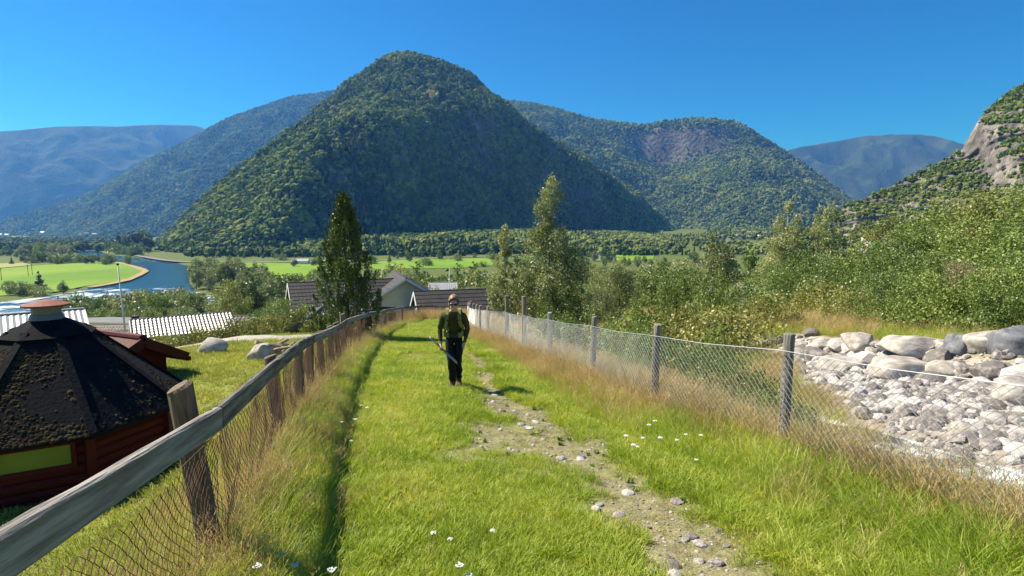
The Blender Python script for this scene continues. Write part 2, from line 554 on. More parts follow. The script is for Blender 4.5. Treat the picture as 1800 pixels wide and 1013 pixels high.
def loft(name, ridge, zf, slope_f, slope_b, mat, q=1.0, fdir=None, amp=0.06, ns=160, nt=70, seed=0, nscale=1 / 400., cliff=None, rough=0.0):
    """a mountain: its ridge line in space, a front flank down to the valley and a back flank"""
    Rg = resample([at_y(u, v, d) for u, v, d in ridge], ns)
    tan = np.gradient(Rg[:, :2], axis=0)
    tan /= np.linalg.norm(tan, axis=1)[:, None]
    if fdir is None:
        fd = np.stack([tan[:, 1], -tan[:, 0]], -1)
        fd = np.where((fd * -Rg[:, :2]).sum(1)[:, None] < 0, -fd, fd)
        tocam = -Rg[:, :2] / np.linalg.norm(Rg[:, :2], axis=1)[:, None]
        fd = fd * 0.6 + tocam * 0.4
    else:
        fd = np.tile(np.array(fdir, float), (ns, 1))
    fd /= np.linalg.norm(fd, axis=1)[:, None]
    t = np.concatenate([np.linspace(-1, 0, nt) , np.linspace(0, 1, 16)[1:]])
    H = Rg[:, 2] - zf
    Lf = H / math.tan(R_(slope_f)); Lb = H / math.tan(R_(slope_b))
    T = t[None, :]
    off = np.where(T < 0, -T * Lf[:, None], -T * Lb[:, None])
    X = Rg[:, 0:1] + fd[:, 0:1] * off
    Y = Rg[:, 1:2] + fd[:, 1:2] * off
    tau = 1 - np.abs(T)
    h = np.where(T < 0, tau ** q, tau)
    Z = zf + H[:, None] * h
    w = np.clip(np.abs(T) * 6, 0.12, 1) * np.clip(tau * 6, 0, 1)
    nz = fbm(X * nscale, Y * nscale, seed, 6, 0.52)
    rid = 1 - np.abs(fbm(X * nscale * 1.7 + 9, Y * nscale * 1.7, seed + 5, 5)) * 2.4
    Z = Z + H[:, None] * amp * w * (nz * 1.2 + rid * 0.7 - 0.3)
    if cliff is not None:
        Z = cliff(X, Y, Z, T, np.linspace(0, 1, ns)[:, None])
    if rough:
        k_ = np.clip(-T * 10, 0, 1) * np.clip(tau * 5, 0, 1)
        dd = fbm(Z / 30. + X / 90., (X - Y) / 45., seed + 3, 5) * rough + fbm(Z / 9. + Y / 30., (X + Y) / 16., seed + 8, 4) * rough * 0.4
        dd = dd + (np.abs(fbm((X * 0.4 + Z) / 26., (Y * 0.3 - X * 0.2) / 60., seed + 12, 4)) - 0.2) * rough
        X = X + dd * k_ * fd[:, 0:1] * 0.7 - dd * k_ * 0.7; Y = Y + dd * k_ * fd[:, 1:2]
    n2 = len(t)
    V = np.stack([X, Y, Z], -1)
    i = np.arange(ns - 1)[:, None]; j = np.arange(n2 - 1)[None, :]
    a = i * n2 + j
    F = np.stack([a, a + n2, a + n2 + 1, a + 1], -1).reshape(-1, 4)
    Vf = V.reshape(-1, 3)
    e1 = Vf[F[0, 1]] - Vf[F[0, 0]]; e2 = Vf[F[0, 3]] - Vf[F[0, 0]]
    if np.cross(e1, e2)[2] < 0:
        F = F[:, ::-1]
    o = obj(name, mesh_np(name, Vf, F, [mat], smooth=True), kind='structure')
    return o, V


# far mountains -------------------------------------------------------------
far_l, _ = loft('mountain_plateau', [(-420, 262, 4200), (-200, 250, 4600), (0, 232, 5200), (100, 224, 5600), (200, 222, 6000), (290, 219, 6500), (345, 221, 7000), (385, 238, 7600), (450, 300, 8200)],
                ZV - 5, 47, 30, M['mount_fell'], q=0.8, fdir=(0.80, -0.60), amp=0.10, seed=3, nscale=1 / 900.)
mid_l, VML = loft('mountain_spur', [(-260, 410, 3510), (-60, 398, 3575), (0, 388, 3640), (60, 372, 3705), (150, 343, 3835), (215, 310, 3900), (290, 268, 3965), (335, 244, 4004), (375, 222, 4030), (400, 207, 4095), (450, 190, 4160), (505, 171, 4225), (570, 162, 4420), (640, 150, 4810), (760, 140, 5460)],
                  ZV - 4, 36, 30, M['mount_far'], q=0.95, fdir=(-0.12, -1), amp=0.085, seed=11, nscale=1 / 500.)
far_r, _ = loft('mountain_dome', [(1250, 330, 6400), (1330, 285, 6400), (1385, 263, 6400), (1450, 250, 6500), (1530, 239, 6500), (1600, 236, 6500), (1650, 241, 6500), (1700, 254, 6500), (1760, 300, 6500), (1900, 330, 6400)],
                ZV - 5, 40, 30, M['mount_fell'], q=0.75, fdir=(0.6, -1), amp=0.13, seed=17, nscale=1 / 900.)


def rcliff(X, Y, Z, T, s):
    # a rock face high up on the shoulder of the ridge
    k = np.exp(-((s - 0.55) / 0.10) ** 2) * np.where(T < 0, 1, 0)
    drop = sstep(0.05, 0.14, -T) * (1 - sstep(0.2, 0.62, -T))
    return Z - k * drop * 210


mid_r, VMR = loft('mountain_ridge', [(700, 190, 4059), (800, 172, 3849), (890, 178, 3639), (940, 184, 3570), (1000, 197, 3500), (1060, 212, 3430), (1130, 222, 3388), (1165, 215, 3360), (1200, 209, 3332), (1250, 209, 3290), (1300, 216, 3262), (1335, 240, 3220), (1380, 264, 3192), (1430, 300, 3150), (1470, 330, 3108), (1500, 355, 3080), (1560, 395, 3052), (1620, 412, 3038)],
                  ZV - 2, 34, 30, M['mount_far'], q=0.9, fdir=(-0.05, -1), amp=0.10, seed=23, nscale=1 / 420., cliff=rcliff)


def ccliff(X, Y, Z, T, s):
    k = sstep(0.55, 0.66, s) * np.where(T < 0, 1, 0)
    lumps = np.abs(fbm(X / 60., Y / 60., 77, 5)) * 34 + np.abs(fbm(X / 22., Y / 22., 79, 4)) * 15 + np.abs(fbm(X / 8., Y / 8., 83, 3)) * 6
    Z = Z - lumps * k * np.clip(-T * 14, 0, 1) * sstep(0, .2, 1 + T) * (1 - sstep(.55, .85, -T))
    # ledges
    st = 22.0
    Zs = np.floor(Z / st) * st + st * sstep(0.15, 0.75, Z / st - np.floor(Z / st))
    return Z + (Zs - Z) * 0.55 * k * np.clip(-T * 14, 0, 1)


crag, VCR = loft('mountain_crag', [(1380, 409, 640), (1430, 396, 640), (1465, 376, 640), (1500, 357, 635), (1540, 341, 630), (1580, 321, 625), (1640, 291, 620), (1690, 266, 615), (1704, 250, 610), (1712, 228, 610), (1722, 207, 612), (1742, 188, 615), (1770, 165, 620), (1800, 148, 625), (1860, 118, 630), (1950, 80, 640), (2080, 60, 660), (2300, 55, 700)],
                 ZV - 4, 33, 40, M['mount_cliff'], q=1.12, fdir=(-0.35, -1), amp=0.05, ns=300, nt=170, seed=31, nscale=1 / 160., cliff=ccliff, rough=13.0)


# the great wooded mountain in the middle ------------------------------------
SUM = at_y(712, 111, 1750)
TH = np.radians([-180, -150, -125, -105, -90, -75, -60, -45, -25, 0, 25, 45, 60, 75, 90, 120, 150, 180])
RT = [640, 683, 670, 900, 1000, 1010, 970, 900, 900, 860, 1120, 1300, 1700, 1800, 1500, 1000, 650, 640]


def main_mountain():
    nth, nr_ = 420, 170
    th = np.linspace(-math.pi, math.pi, nth, endpoint=False)
    Rb = np.interp(th, TH, RT)
    ker = np.hanning(31); ker /= ker.sum()
    Rb = np.convolve(np.concatenate([Rb[-15:], Rb, Rb[:15]]), ker, 'valid')
    rho = np.linspace(0, 1, nr_) ** 1.15
    T, Q = np.meshgrid(th, rho)
    rad = Rb[None, :] * Q
    X = SUM[0] + rad * np.cos(T); Y = SUM[1] + rad * np.sin(T)
    H = SUM[2] - (ZV - 2)
    base = 1 - (np.sqrt(Q * Q + 0.2 ** 2) - 0.2) / (math.sqrt(1 + 0.2 ** 2) - 0.2)
    # slight S profile: shoulder high up, gentler at the foot
    prof = base + 0.05 * np.sin(np.pi * base) * np.sin(2 * np.pi * base + 0.4)
    Z = ZV - 2 + H * prof
    # the ridge running away behind the summit to the right
    back = np.exp(-((T - R_(58)) / 0.45) ** 2)
    w = np.clip(Q * 5, 0, 1) * np.clip((1 - Q) * 7, 0, 1)
    nz = fbm(X / 330., Y / 330., 51, 6, 0.52); rid = 1 - np.abs(fbm(X / 210. + 4, Y / 210., 57, 5)) * 2.4
    Z = Z + w * (nz * 46 + (rid - 0.4) * 22) + w * fbm(X / 40., Y / 40., 61, 4) * 9
    # steep hollow on the right hand flank: a face turned away from the sun above a lower wooded apron
    nx, ny = math.cos(R_(-38)), math.sin(R_(-38))
    p0 = at_y(770, 300, 1250)
    dist = (X - p0[0]) * nx + (Y - p0[1]) * ny
    wob = fbm(X / 160., Y / 160., 66, 5) * 45
    Cc = p0[2] + 95 - (dist + wob) * math.tan(R_(64))
    apron = ZV + 4 + np.maximum(0, 1 - Q) * 75
    carved = np.maximum(np.minimum(Z, Cc), np.minimum(apron, Z))
    side = sstep(-0.05, 0.12, (T + R_(100)) / 1.0) * (1 - sstep(R_(0), R_(25), T))
    Z = Z * (1 - side) + carved * side
    V = np.stack([X, Y, Z], -1)
    i = np.arange(nr_ - 1)[:, None]; j = np.arange(nth)[None, :]
    a = i * nth + j; b = i * nth + (j + 1) % nth
    F = np.stack([a, b, b + nth, a + nth], -1).reshape(-1, 4)[:, ::-1]
    obj('mountain', mesh_np('mountain', V.reshape(-1, 3), F, [M['mount']], smooth=True), kind='structure')
    return np.concatenate([V, V[:, :1]], 1)


VMM = main_mountain()

# ================================================================ FORESTS ON THE MOUNTAINS
def lump(name, seed, conifer, mat):
    """one far tree, about one unit tall"""
    r = np.random.default_rng(seed)
    if conifer:
        V = []; F = []
        for k in range(5):
            z0 = 0.04 + k * 0.17; z1 = min(1.0, z0 + 0.34); rr = 0.2 * (1 - k * 0.18)
            b = len(V)
            n = 7
            for i in range(n):
                a = 2 * math.pi * (i + r.random() * 0.6) / n
                q = rr * (0.75 + 0.5 * r.random())
                V.append((q * math.cos(a), q * math.sin(a), z0 - 0.05 * r.random()))
            V.append((0, 0, z1))
            F += [(b + i, b + (i + 1) % n, b + n) for i in range(n)]
        return mesh_py(name, V, F, [mat])
    bm = bmesh.new()
    V = []; F = []
    nb = 7
    for k in range(nb):
        c = np.array([r.normal() * 0.17, r.normal() * 0.17, 0.28 + 0.55 * k / (nb - 1)])
        q = (0.26 if k < nb - 1 else 0.17) * (0.8 + 0.4 * r.random())
        tmp = bmesh.new()
        bmesh.ops.create_icosphere(tmp, subdivisions=2 if k > 2 else 1, radius=q)
        b = len(V)
        for v in tmp.verts:
            d = np.array(v.co)
            V.append(c + d * (1 + r.normal() * 0.13) * np.array([1, 1, 1.0]))
        for f in tmp.faces:
            F.append(tuple(b + v.index for v in f.verts))
        tmp.free()
    bm.free()
    return mesh_py(name, V, F, [mat])


def forestmat(name, cols, ws=0.01):
    m, nt, out, N, L = nodes_of(name)
    g = N('ShaderNodeNewGeometry'); oi = N('ShaderNodeObjectInfo')
    nz = N('ShaderNodeTexNoise'); nz.inputs['Scale'].default_value = ws; nz.inputs['Detail'].default_value = 4; L(g.outputs['Position'], nz.inputs['Vector'])
    a = N('ShaderNodeMath', operation='MULTIPLY_ADD'); a.inputs[1].default_value = 0.55; L(oi.outputs['Random'], a.inputs[0]); L(nz.outputs[0], a.inputs[2])
    s = N('ShaderNodeMath', operation='SUBTRACT'); s.inputs[1].default_value = 0.28; L(a.outputs[0], s.inputs[0])
    r = ramp(N, cols, [0.15 + 0.7 * i / (len(cols) - 1) for i in range(len(cols))]); L(s.outputs[0], r.inputs[0])
    d = N('ShaderNodeBsdfDiffuse'); L(r.outputs[0], d.inputs[0])
    n2 = N('ShaderNodeTexNoise'); n2.inputs['Scale'].default_value = 1.3; n2.inputs['Detail'].default_value = 3; L(g.outputs['Position'], n2.inputs['Vector'])
    bp = N('ShaderNodeBump'); bp.inputs['Strength'].default_value = 1.0; bp.inputs['Distance'].default_value = 1.2; L(n2.outputs[0], bp.inputs['Height']); L(bp.outputs[0], d.inputs['Normal'])
    L(d.outputs[0], out.inputs[0])
    return m


M['far_leaf'] = forestmat('far_broadleaf', [(0.045, 0.075, 0.022), (0.12, 0.165, 0.042), (0.28, 0.30, 0.085)])
M['far_pine'] = forestmat('far_conifer', [(0.016, 0.034, 0.014), (0.032, 0.058, 0.02), (0.06, 0.09, 0.03)])


def proto_collection(name, meshes):
    c = bpy.data.collections.new(name)
    for k, me in enumerate(meshes):
        o = bpy.data.objects.new('%s_%02d' % (name, k), me)
        c.objects.link(o)
    return c


def scatter(name, pts, rot, scl, idx, coll, kind='stuff', parent=None, **kw):
    """one object whose points each carry a copy of a small plant or tree"""
    me = bpy.data.meshes.new(name)
    me.vertices.add(len(pts)); me.vertices.foreach_set('co', np.asarray(pts, np.float32).ravel())
    for nm, ty, dat in (('rot', 'FLOAT_VECTOR', rot), ('scl', 'FLOAT_VECTOR', scl), ('pid', 'INT', idx)):
        a = me.attributes.new(nm, ty, 'POINT')
        a.data.foreach_set('value' if ty == 'INT' else 'vector', np.asarray(dat, np.int32 if ty == 'INT' else np.float32).ravel())
    me.update()
    o = obj(name, me, parent, kind=kind, **kw)
    ng = bpy.data.node_groups.new(name + '_nodes', 'GeometryNodeTree')
    ng.interface.new_socket('Geometry', in_out='INPUT', socket_type='NodeSocketGeometry')
    ng.interface.new_socket('Geometry', in_out='OUTPUT', socket_type='NodeSocketGeometry')
    n = ng.nodes
    gi = n.new('NodeGroupInput'); go = n.new('NodeGroupOutput')
    ip = n.new('GeometryNodeInstanceOnPoints')
    ci = n.new('GeometryNodeCollectionInfo')
    ci.inputs['Collection'].default_value = coll
    ci.inputs['Separate Children'].default_value = True
    ci.inputs['Reset Children'].default_value = True
    L = ng.links.new
    for nm, ty, sock in (('rot', 'FLOAT_VECTOR', 'Rotation'), ('scl', 'FLOAT_VECTOR', 'Scale'), ('pid', 'INT', 'Instance Index')):
        na = n.new('GeometryNodeInputNamedAttribute'); na.data_type = ty; na.inputs['Name'].default_value = nm
        L(na.outputs[0], ip.inputs[sock])
    ip.inputs['Pick Instance'].default_value = True
    L(gi.outputs[0], ip.inputs['Points']); L(ci.outputs[0], ip.inputs['Instance']); L(ip.outputs[0], go.inputs[0])
    md = o.modifiers.new('scatter', 'NODES'); md.node_group = ng
    return o


FOREST = proto_collection('forest_proto', [lump('broadleaf_far_a', 1, False, M['far_leaf']), lump('broadleaf_far_b', 2, False, M['far_leaf']), lump('broadleaf_far_c', 3, False, M['far_leaf']),
                                           lump('conifer_far_a', 4, True, M['far_pine']), lump('conifer_far_b', 5, True, M['far_pine'])])


def sample_grid(V, n, rng):
    """points spread evenly over a grid surface, with their normals"""
    a = V[:-1, :-1]; b = V[1:, :-1]; c = V[:-1, 1:]; d = V[1:, 1:]
    nr = np.cross(b - a, c - a)
    ar = np.linalg.norm(nr, axis=-1)
    nr = nr / np.maximum(ar, 1e-9)[..., None]
    nr = np.where(nr[..., 2:3] < 0, -nr, nr)
    ctr = (a + d) / 2
    vis = (nr * (np.array([0, 0, CAM_Z]) - ctr)).sum(-1) > -0.05 * np.linalg.norm(ctr, axis=-1)
    # keep to the picture and a margin beside it
    azm = np.abs(ctr[..., 0]) < 1.12 * np.maximum(ctr[..., 1], 1)
    w = (ar * vis * azm).ravel(); w /= w.sum()
    k = rng.choice(len(w), n, p=w)
    f, g = rng.random((n, 1)), rng.random((n, 1))
    A, B, C, D = (q.reshape(-1, 3)[k] for q in (a, b, c, d))
    P = (A * (1 - f) + B * f) * (1 - g) + (C * (1 - f) + D * f) * g
    return P, nr.reshape(-1, 3)[k]


def forest(name, V, n, hmin, hmax, seed, steep=0.5, conif=0.2, bare=0.0, zmin=None, extra=None):
    rng = np.random.default_rng(seed)
    P, Nn = sample_grid(V, n, rng)
    nz = fbm(P[:, 0] / 110., P[:, 1] / 110., seed, 4)
    ok = (Nn[:, 2] + rng.normal(size=n) * 0.06 > steep) & (nz > -0.75 + bare + rng.normal(size=n) * 0.18)
    if zmin is not None:
        ok &= P[:, 2] > zmin
    if extra is not None:
        ok &= extra(P, rng)
    P, Nn = P[ok], Nn[ok]; n = len(P)
    h = hmin + (hmax - hmin) * rng.random(n) ** 1.9
    con = (fbm(P[:, 0] / 150., P[:, 1] / 150., seed + 9, 3) + rng.normal(size=n) * 0.35) > (0.9 - 1.6 * conif)
    idx = np.where(con, 3 + (rng.random(n) < 0.5), (rng.random(n) * 3).astype(int))
    h = np.where(con, h * 1.3, h)
    sx = h * (0.85 + 0.5 * rng.random(n)) * np.where(con, 0.95, 1.0)
    rot = np.zeros((n, 3)); rot[:, 2] = rng.random(n) * 6.28
    rot[:, :2] = rng.normal(size=(n, 2)) * 0.06
    P[:, 2] -= h * 0.06
    return scatter(name, P, rot, np.stack([sx, sx, h], -1), idx, FOREST, label='woodland covering ' + {'mountain_forest': 'the great pointed mountain in the middle', 'spur_forest': 'the hazy blue mountain spur beyond the river', 'ridge_forest': 'the long blue ridge behind the village', 'crag_scrub': 'the rocky crag slope above the birches'}[name], cat='forest')


forest('mountain_forest', VMM, 84000, 4.5, 15, 5, steep=0.36, conif=0.4, bare=0.34)
forest('spur_forest', VML, 44000, 9, 18, 6, steep=0.4, conif=0.25, bare=0.1)
forest('ridge_forest', VMR, 54000, 8, 17, 7, steep=0.42, conif=0.3, bare=0.12)
forest('crag_scrub', VCR, 15000, 1.8, 5, 8, steep=0.68, conif=0.12, bare=0.28)

# ================================================================ VALLEY FLOOR: RIVER, FIELDS, ROADS
def grid_poly(poly, step_x, step_y, z):
    """fill a polygon with small quads (cells whose centre lies inside)"""
    P = np.array(poly)
    x0, y0 = P.min(0); x1, y1 = P.max(0)
    xs = np.arange(x0, x1 + step_x, step_x); ys = np.arange(y0, y1 + step_y, step_y)
    X, Y = np.meshgrid(xs, ys)
    cx = (X[:-1, :-1] + X[1:, 1:]) / 2; cyy = (Y[:-1, :-1] + Y[1:, 1:]) / 2
    ins = inpoly(cx, cyy, poly)
    nx = len(xs)
    i, j = np.nonzero(ins)
    a = i * nx + j
    F = np.stack([a, a + 1, a + 1 + nx, a + nx], -1)
    V = np.stack([X.ravel(), Y.ravel(), np.full(X.size, z)], -1)
    used, inv = np.unique(F, return_inverse=True)
    return V[used], inv.reshape(F.shape)


def watermat(name, deep, foam_lo, foam_hi, wscale, attr=None, rough=0.12):
    m, nt, out, N, L = nodes_of(name)
    g = N('ShaderNodeNewGeometry')
    b = N('ShaderNodeBsdfPrincipled'); b.inputs['Roughness'].default_value = rough; b.inputs['IOR'].default_value = 1.33
    mp = N('ShaderNodeMapping'); mp.inputs['Scale'].default_value = (1, 0.5, 1); L(g.outputs['Position'], mp.inputs[0])
    nz = N('ShaderNodeTexNoise'); nz.inputs['Scale'].default_value = wscale; nz.inputs['Detail'].default_value = 7; nz.inputs['Roughness'].default_value = 0.7; L(mp.outputs[0], nz.inputs['Vector'])
    fac = nz.outputs[0]
    if attr:
        at = N('ShaderNodeAttribute', attribute_name=attr)
        ad = N('ShaderNodeMath', operation='MULTIPLY_ADD'); ad.inputs[1].default_value = 0.2; L(at.outputs['Fac'], ad.inputs[0]); L(fac, ad.inputs[2]); fac = ad.outputs[0]
    mr = N('ShaderNodeMapRange'); mr.inputs[1].default_value = foam_lo; mr.inputs[2].default_value = foam_hi; L(fac, mr.inputs[0])
    mx = N('ShaderNodeMix', data_type='RGBA'); L(mr.outputs[0], mx.inputs[0]); mx.inputs[6].default_value = (*deep, 1); mx.inputs[7].default_value = (0.75, 0.79, 0.8, 1)
    L(mx.outputs[2], b.inputs['Base Color'])
    rr = N('ShaderNodeMapRange'); rr.inputs[3].default_value = rough; rr.inputs[4].default_value = 0.8; L(mr.outputs[0], rr.inputs[0]); L(rr.outputs[0], b.inputs['Roughness'])
    bp = N('ShaderNodeBump'); bp.inputs['Strength'].default_value = 0.6; bp.inputs['Distance'].default_value = 0.3 / wscale * 0.3
    L(nz.outputs[0], bp.inputs['Height']); L(bp.outputs[0], b.inputs['Normal']); L(b.outputs[0], out.inputs[0])
    return m


M['river'] = watermat('river_water', (0.012, 0.06, 0.10), 0.64, 0.86, 0.16, 'foam')
RV, RF = grid_poly(RIVER, 3.0, 4.0, ZW)
me = mesh_np('river', RV, RF, [M['river']], smooth=True)
fo = 1 - sstep(300, 355, RV[:, 1]) * 1.0
fo = np.maximum(fo, 0.55 * np.exp(-((RV[:, 1] - 650) / 60) ** 2))
fo = np.maximum(fo, 0.45 * np.exp(-((RV[:, 1] - 790) / 50) ** 2))
a_ = me.attributes.new('foam', 'FLOAT', 'POINT'); a_.data.foreach_set('value', fo.astype(np.float32))
obj('river', me, kind='structure')

M['field'] = pmat('mown_meadow', [(0.10, 0.19, 0.02), (0.15, 0.26, 0.025), (0.20, 0.28, 0.04)], 0.012, 0.9, coord='World', spec=0.1, stretch=(1, 0.35, 1))
M['field2'] = pmat('pale_meadow', [(0.19, 0.23, 0.06), (0.26, 0.28, 0.09), (0.32, 0.29, 0.12)], 0.02, 0.9, coord='World', spec=0.1, stretch=(1, 0.35, 1))
M['drybank'] = pmat('dry_river_bank', [(0.28, 0.22, 0.10), (0.38, 0.29, 0.15)], 0.15, 0.95, coord='World', spec=0.1)
M['asphalt'] = pmat('road_asphalt', [(0.16, 0.16, 0.165), (0.22, 0.22, 0.22)], 0.6, 0.9, coord='World', spec=0.2)
M['gravel'] = pmat('pale_gravel', [(0.32, 0.30, 0.27), (0.45, 0.42, 0.38)], 2.2, 0.95, coord='World', spec=0.1, bump=0.4)


def sheet(name, pix, z, mat, kind='structure', **kw):
    pts = [at_z(u, v, z) for u, v in pix]
    return obj(name, mesh_py(name, pts, [range(len(pts))], [mat]), kind=kind, **kw)


def flat(name, pix, lift, mat, step=3.0):
    """a patch of ground laid over the terrain"""
    pl = [tuple(at_z(u, v, ZV + lift)[:2]) for u, v in pix]
    return sheet(name, pix, ZV + lift, mat)


sheet('field', [(-150, 487), (0, 472), (60, 467), (130, 463), (190, 460), (215, 463.5), (234, 469), (253, 476.5), (226, 489), (190, 497), (150, 503), (105, 512), (60, 516), (0, 520), (-150, 530)], ZV + 0.35, M['field'])
sheet('river_bank', [(196, 458.5), (216, 462), (237, 467.5), (256, 472.5), (262, 476.5), (253, 482), (231, 492), (199, 499), (165, 504.6), (150, 504), (190, 497.5), (226, 489), (250, 477), (233, 470), (214, 464), (190, 460.5)], ZV + 0.55, M['drybank'])
sheet('field', [(-100, 470), (0, 463), (40, 462), (60, 466), (0, 471), (-100, 480)], ZV + 0.45, M['field2'])
sheet('field', [(40, 452), (90, 449), (118, 452), (100, 458), (62, 461)], ZV + 0.4, M['field2'])
sheet('field', [(20, 428), (100, 425.5), (190, 421), (192, 422.5), (110, 428), (60, 430), (22, 430.5)], ZV + 0.5, M['field2'])
sheet('field', [(15, 414.5), (60, 413.2), (62, 414.4), (16, 416.5)], ZV + 0.7, M['field2'])
sheet('field', [(375, 461.5), (440, 462), (505, 462.5), (560, 464), (575, 478), (535, 494), (480, 494), (420, 486), (385, 476)], ZV + 0.4, M['field'])
sheet('field', [(640, 462), (720, 454.5), (800, 455), (860, 453.5), (868, 466), (800, 472), (730, 472), (660, 474)], ZV + 0.4, M['field'])
sheet('field', [(1040, 445), (1090, 441), (1152, 441), (1148, 456), (1100, 459), (1050, 458)], ZV + 0.5, M['field'])


def ribbon(name, pts, w, zoff, mat, follow=True, n=60, kerb=None):
    P = resample([(x, y, 0) for x, y in pts], n)
    t = np.gradient(P[:, :2], axis=0); t /= np.linalg.norm(t, axis=1)[:, None]
    nr = np.stack([-t[:, 1], t[:, 0]], -1)
    V = []
    for s in np.linspace(-1, 1, 5):
        q = P[:, :2] + nr * s * w / 2
        z = ground(P[:, 0], P[:, 1]) if follow else np.full(n, zoff)
        V.append(np.stack([q[:, 0], q[:, 1], z + (zoff if follow else 0)], -1))
    V = np.stack(V, 1).reshape(-1, 3)
    i = np.arange(n - 1)[:, None]; j = np.arange(4)[None]
    a = i * 5 + j
    F = np.stack([a, a + 1, a + 6, a + 5], -1).reshape(-1, 4)
    return obj(name, mesh_np(name, V, F[:, ::-1] if np.cross(V[F[0, 1]] - V[F[0, 0]], V[F[0, 3]] - V[F[0, 0]])[2] < 0 else F, [mat], smooth=True), kind='structure')


def wpix(pix, z):
    return [tuple(at_z(u, v, z)[:2]) for u, v in pix]


ribbon('road', wpix([(216, 443), (232, 448), (255, 452), (285, 457), (320, 461.5), (380, 461), (450, 460.5), (520, 460.5), (640, 459), (760, 453), (880, 450), (1060, 441), (1150, 437), (1240, 434), (1330, 433)], ZV + 1), 8, ZV + 1.2, M['asphalt'], follow=False)
ribbon('road', [(-130, 96), (-85, 99), (-60, 103), (-40, 104), (-15, 102), (20, 100)], 6.5, 0.45, M['asphalt'])
ribbon('gravel_drive', [(-30, 21.5), (-18, 22.2), (-13.0, 22.8), (-10.2, 24.0), (-8.8, 26.5), (-8.6, 32)], 2.6, 0.06, M['gravel'])
obj('gravel_yard', mesh_np('gravel_yard', *(lambda V, F: (np.column_stack([V[:, :2], ground(V[:, 0], V[:, 1]) + 0.4]), F))(*grid_poly([(-108, 150), (-84, 150), (-80, 178), (-92, 186), (-104, 180)], 3, 3, 0)), [M['gravel']], smooth=True), kind='structure')

# ================================================================ TREES AND SHRUBS
M['bark'] = pmat('grey_brown_bark', [(0.05, 0.038, 0.028), (0.11, 0.085, 0.06)], 9, 0.95, bump=0.5, spec=0.1, stretch=(1, 1, 0.3))
M['birch_bark'] = pmat('white_birch_bark', [(0.06, 0.055, 0.05), (0.42, 0.40, 0.36), (0.6, 0.58, 0.54)], 5, 0.85, bump=0.3, spec=0.15, stretch=(1, 1, 2.2))
LEAF = {
    'birch': leafmat('birch_leaf', [(0.12, 0.145, 0.06), (0.28, 0.31, 0.13), (0.5, 0.5, 0.27)], 0.35, 0.5),
    'olive': leafmat('willow_leaf', [(0.10, 0.125, 0.05), (0.24, 0.27, 0.11), (0.42, 0.43, 0.2)], 0.3, 0.4),
    'mid': leafmat('broad_leaf', [(0.07, 0.115, 0.03), (0.17, 0.235, 0.055), (0.32, 0.38, 0.09)], 0.26, 0.35),
    'dark': leafmat('dark_leaf', [(0.045, 0.08, 0.028), (0.10, 0.15, 0.045), (0.19, 0.24, 0.07)], 0.25, 0.35),
    'lime': leafmat('bright_leaf', [(0.08, 0.12, 0.028), (0.19, 0.25, 0.055), (0.34, 0.38, 0.10)], 0.3, 0.8),
    'yellow': leafmat('yellowing_leaf', [(0.10, 0.115, 0.03), (0.22, 0.235, 0.06), (0.38, 0.36, 0.11)], 0.28, 0.7),
    'juniper': leafmat('juniper_scale', [(0.022, 0.042, 0.012), (0.065, 0.105, 0.022), (0.19, 0.23, 0.05)], 0.2, 1.6),
    'pine': leafmat('pine_needle', [(0.020, 0.051, 0.020), (0.051, 0.093, 0.034), (0.085, 0.128, 0.048)], 0.1, 0.6),
    'brown': leafmat('dry_shrub_leaf', [(0.170, 0.145, 0.068), (0.306, 0.255, 0.128), (0.459, 0.357, 0.204)], 0.3, 1.0),
}


def leaves_np(C, rng, size, up=0.3, asp=0.55, out=None):
    """a lozenge leaf at each of the centres C"""
    n = len(C)
    a = rng.normal(size=(n, 3)); a[:, 2] += up * 2
    if out is not None:
        a += out
    a /= np.linalg.norm(a, axis=1)[:, None]
    b = np.cross(a, rng.normal(size=(n, 3))); b /= np.maximum(np.linalg.norm(b, axis=1), 1e-6)[:, None]
    s = (size * (0.6 + 0.8 * rng.random(n)))[:, None] / 2
    V = np.stack([C - a * s, C + b * s * asp, C + a * s, C - b * s * asp], 1).reshape(-1, 3)
    return V, np.arange(n * 4).reshape(-1, 4)


def crown(name, seed, H, prof, Rmax, nclump, nleaf, size, mat, h0=0.12, spread=0.2, up=0.2, asp=0.55, vstretch=1.0, hang=0.0, edge=0.55):
    """leaf clumps spread through the crown volume; returns mesh and the clump centres"""
    rng = np.random.default_rng(seed)
    hs = np.linspace(0, 1, len(prof))
    hh = h0 + (1 - h0) * rng.random(nclump * 8)
    pr = np.interp((hh - h0) / (1 - h0), hs, prof)
    keep = rng.random(len(hh)) < (pr / max(prof)) ** 1.3 + 0.05
    hh, pr = hh[keep][:nclump], pr[keep][:nclump]
    n = len(hh)
    rad = pr * Rmax * rng.random(n) ** edge * (0.85 + 0.3 * rng.random(n))
    an = rng.random(n) * 2 * math.pi
    C = np.stack([rad * np.cos(an), rad * np.sin(an), hh * H], -1)
    rc = spread * Rmax * (0.5 + 0.5 * pr) * (0.6 + 0.8 * rng.random(n))
    per = np.maximum(3, (nleaf / n * (rc / rc.mean()) ** 1.5)).astype(int)
    P = []
    for c, r, k in zip(C, rc, per):
        d = rng.normal(size=(k, 3)); d /= np.linalg.norm(d, axis=1)[:, None]
        q = d * (r * rng.random((k, 1)) ** 0.45)
        q[:, 2] *= vstretch
        if hang:
            q[:, 2] -= hang * r * rng.random(k)
        P.append(c + q)
    P = np.vstack(P)
    P[:, 2] = np.maximum(P[:, 2], 0.02 * H)
    V, F = leaves_np(P, rng, size, up, asp)
    return mesh_np(name, V, F, [mat]), C


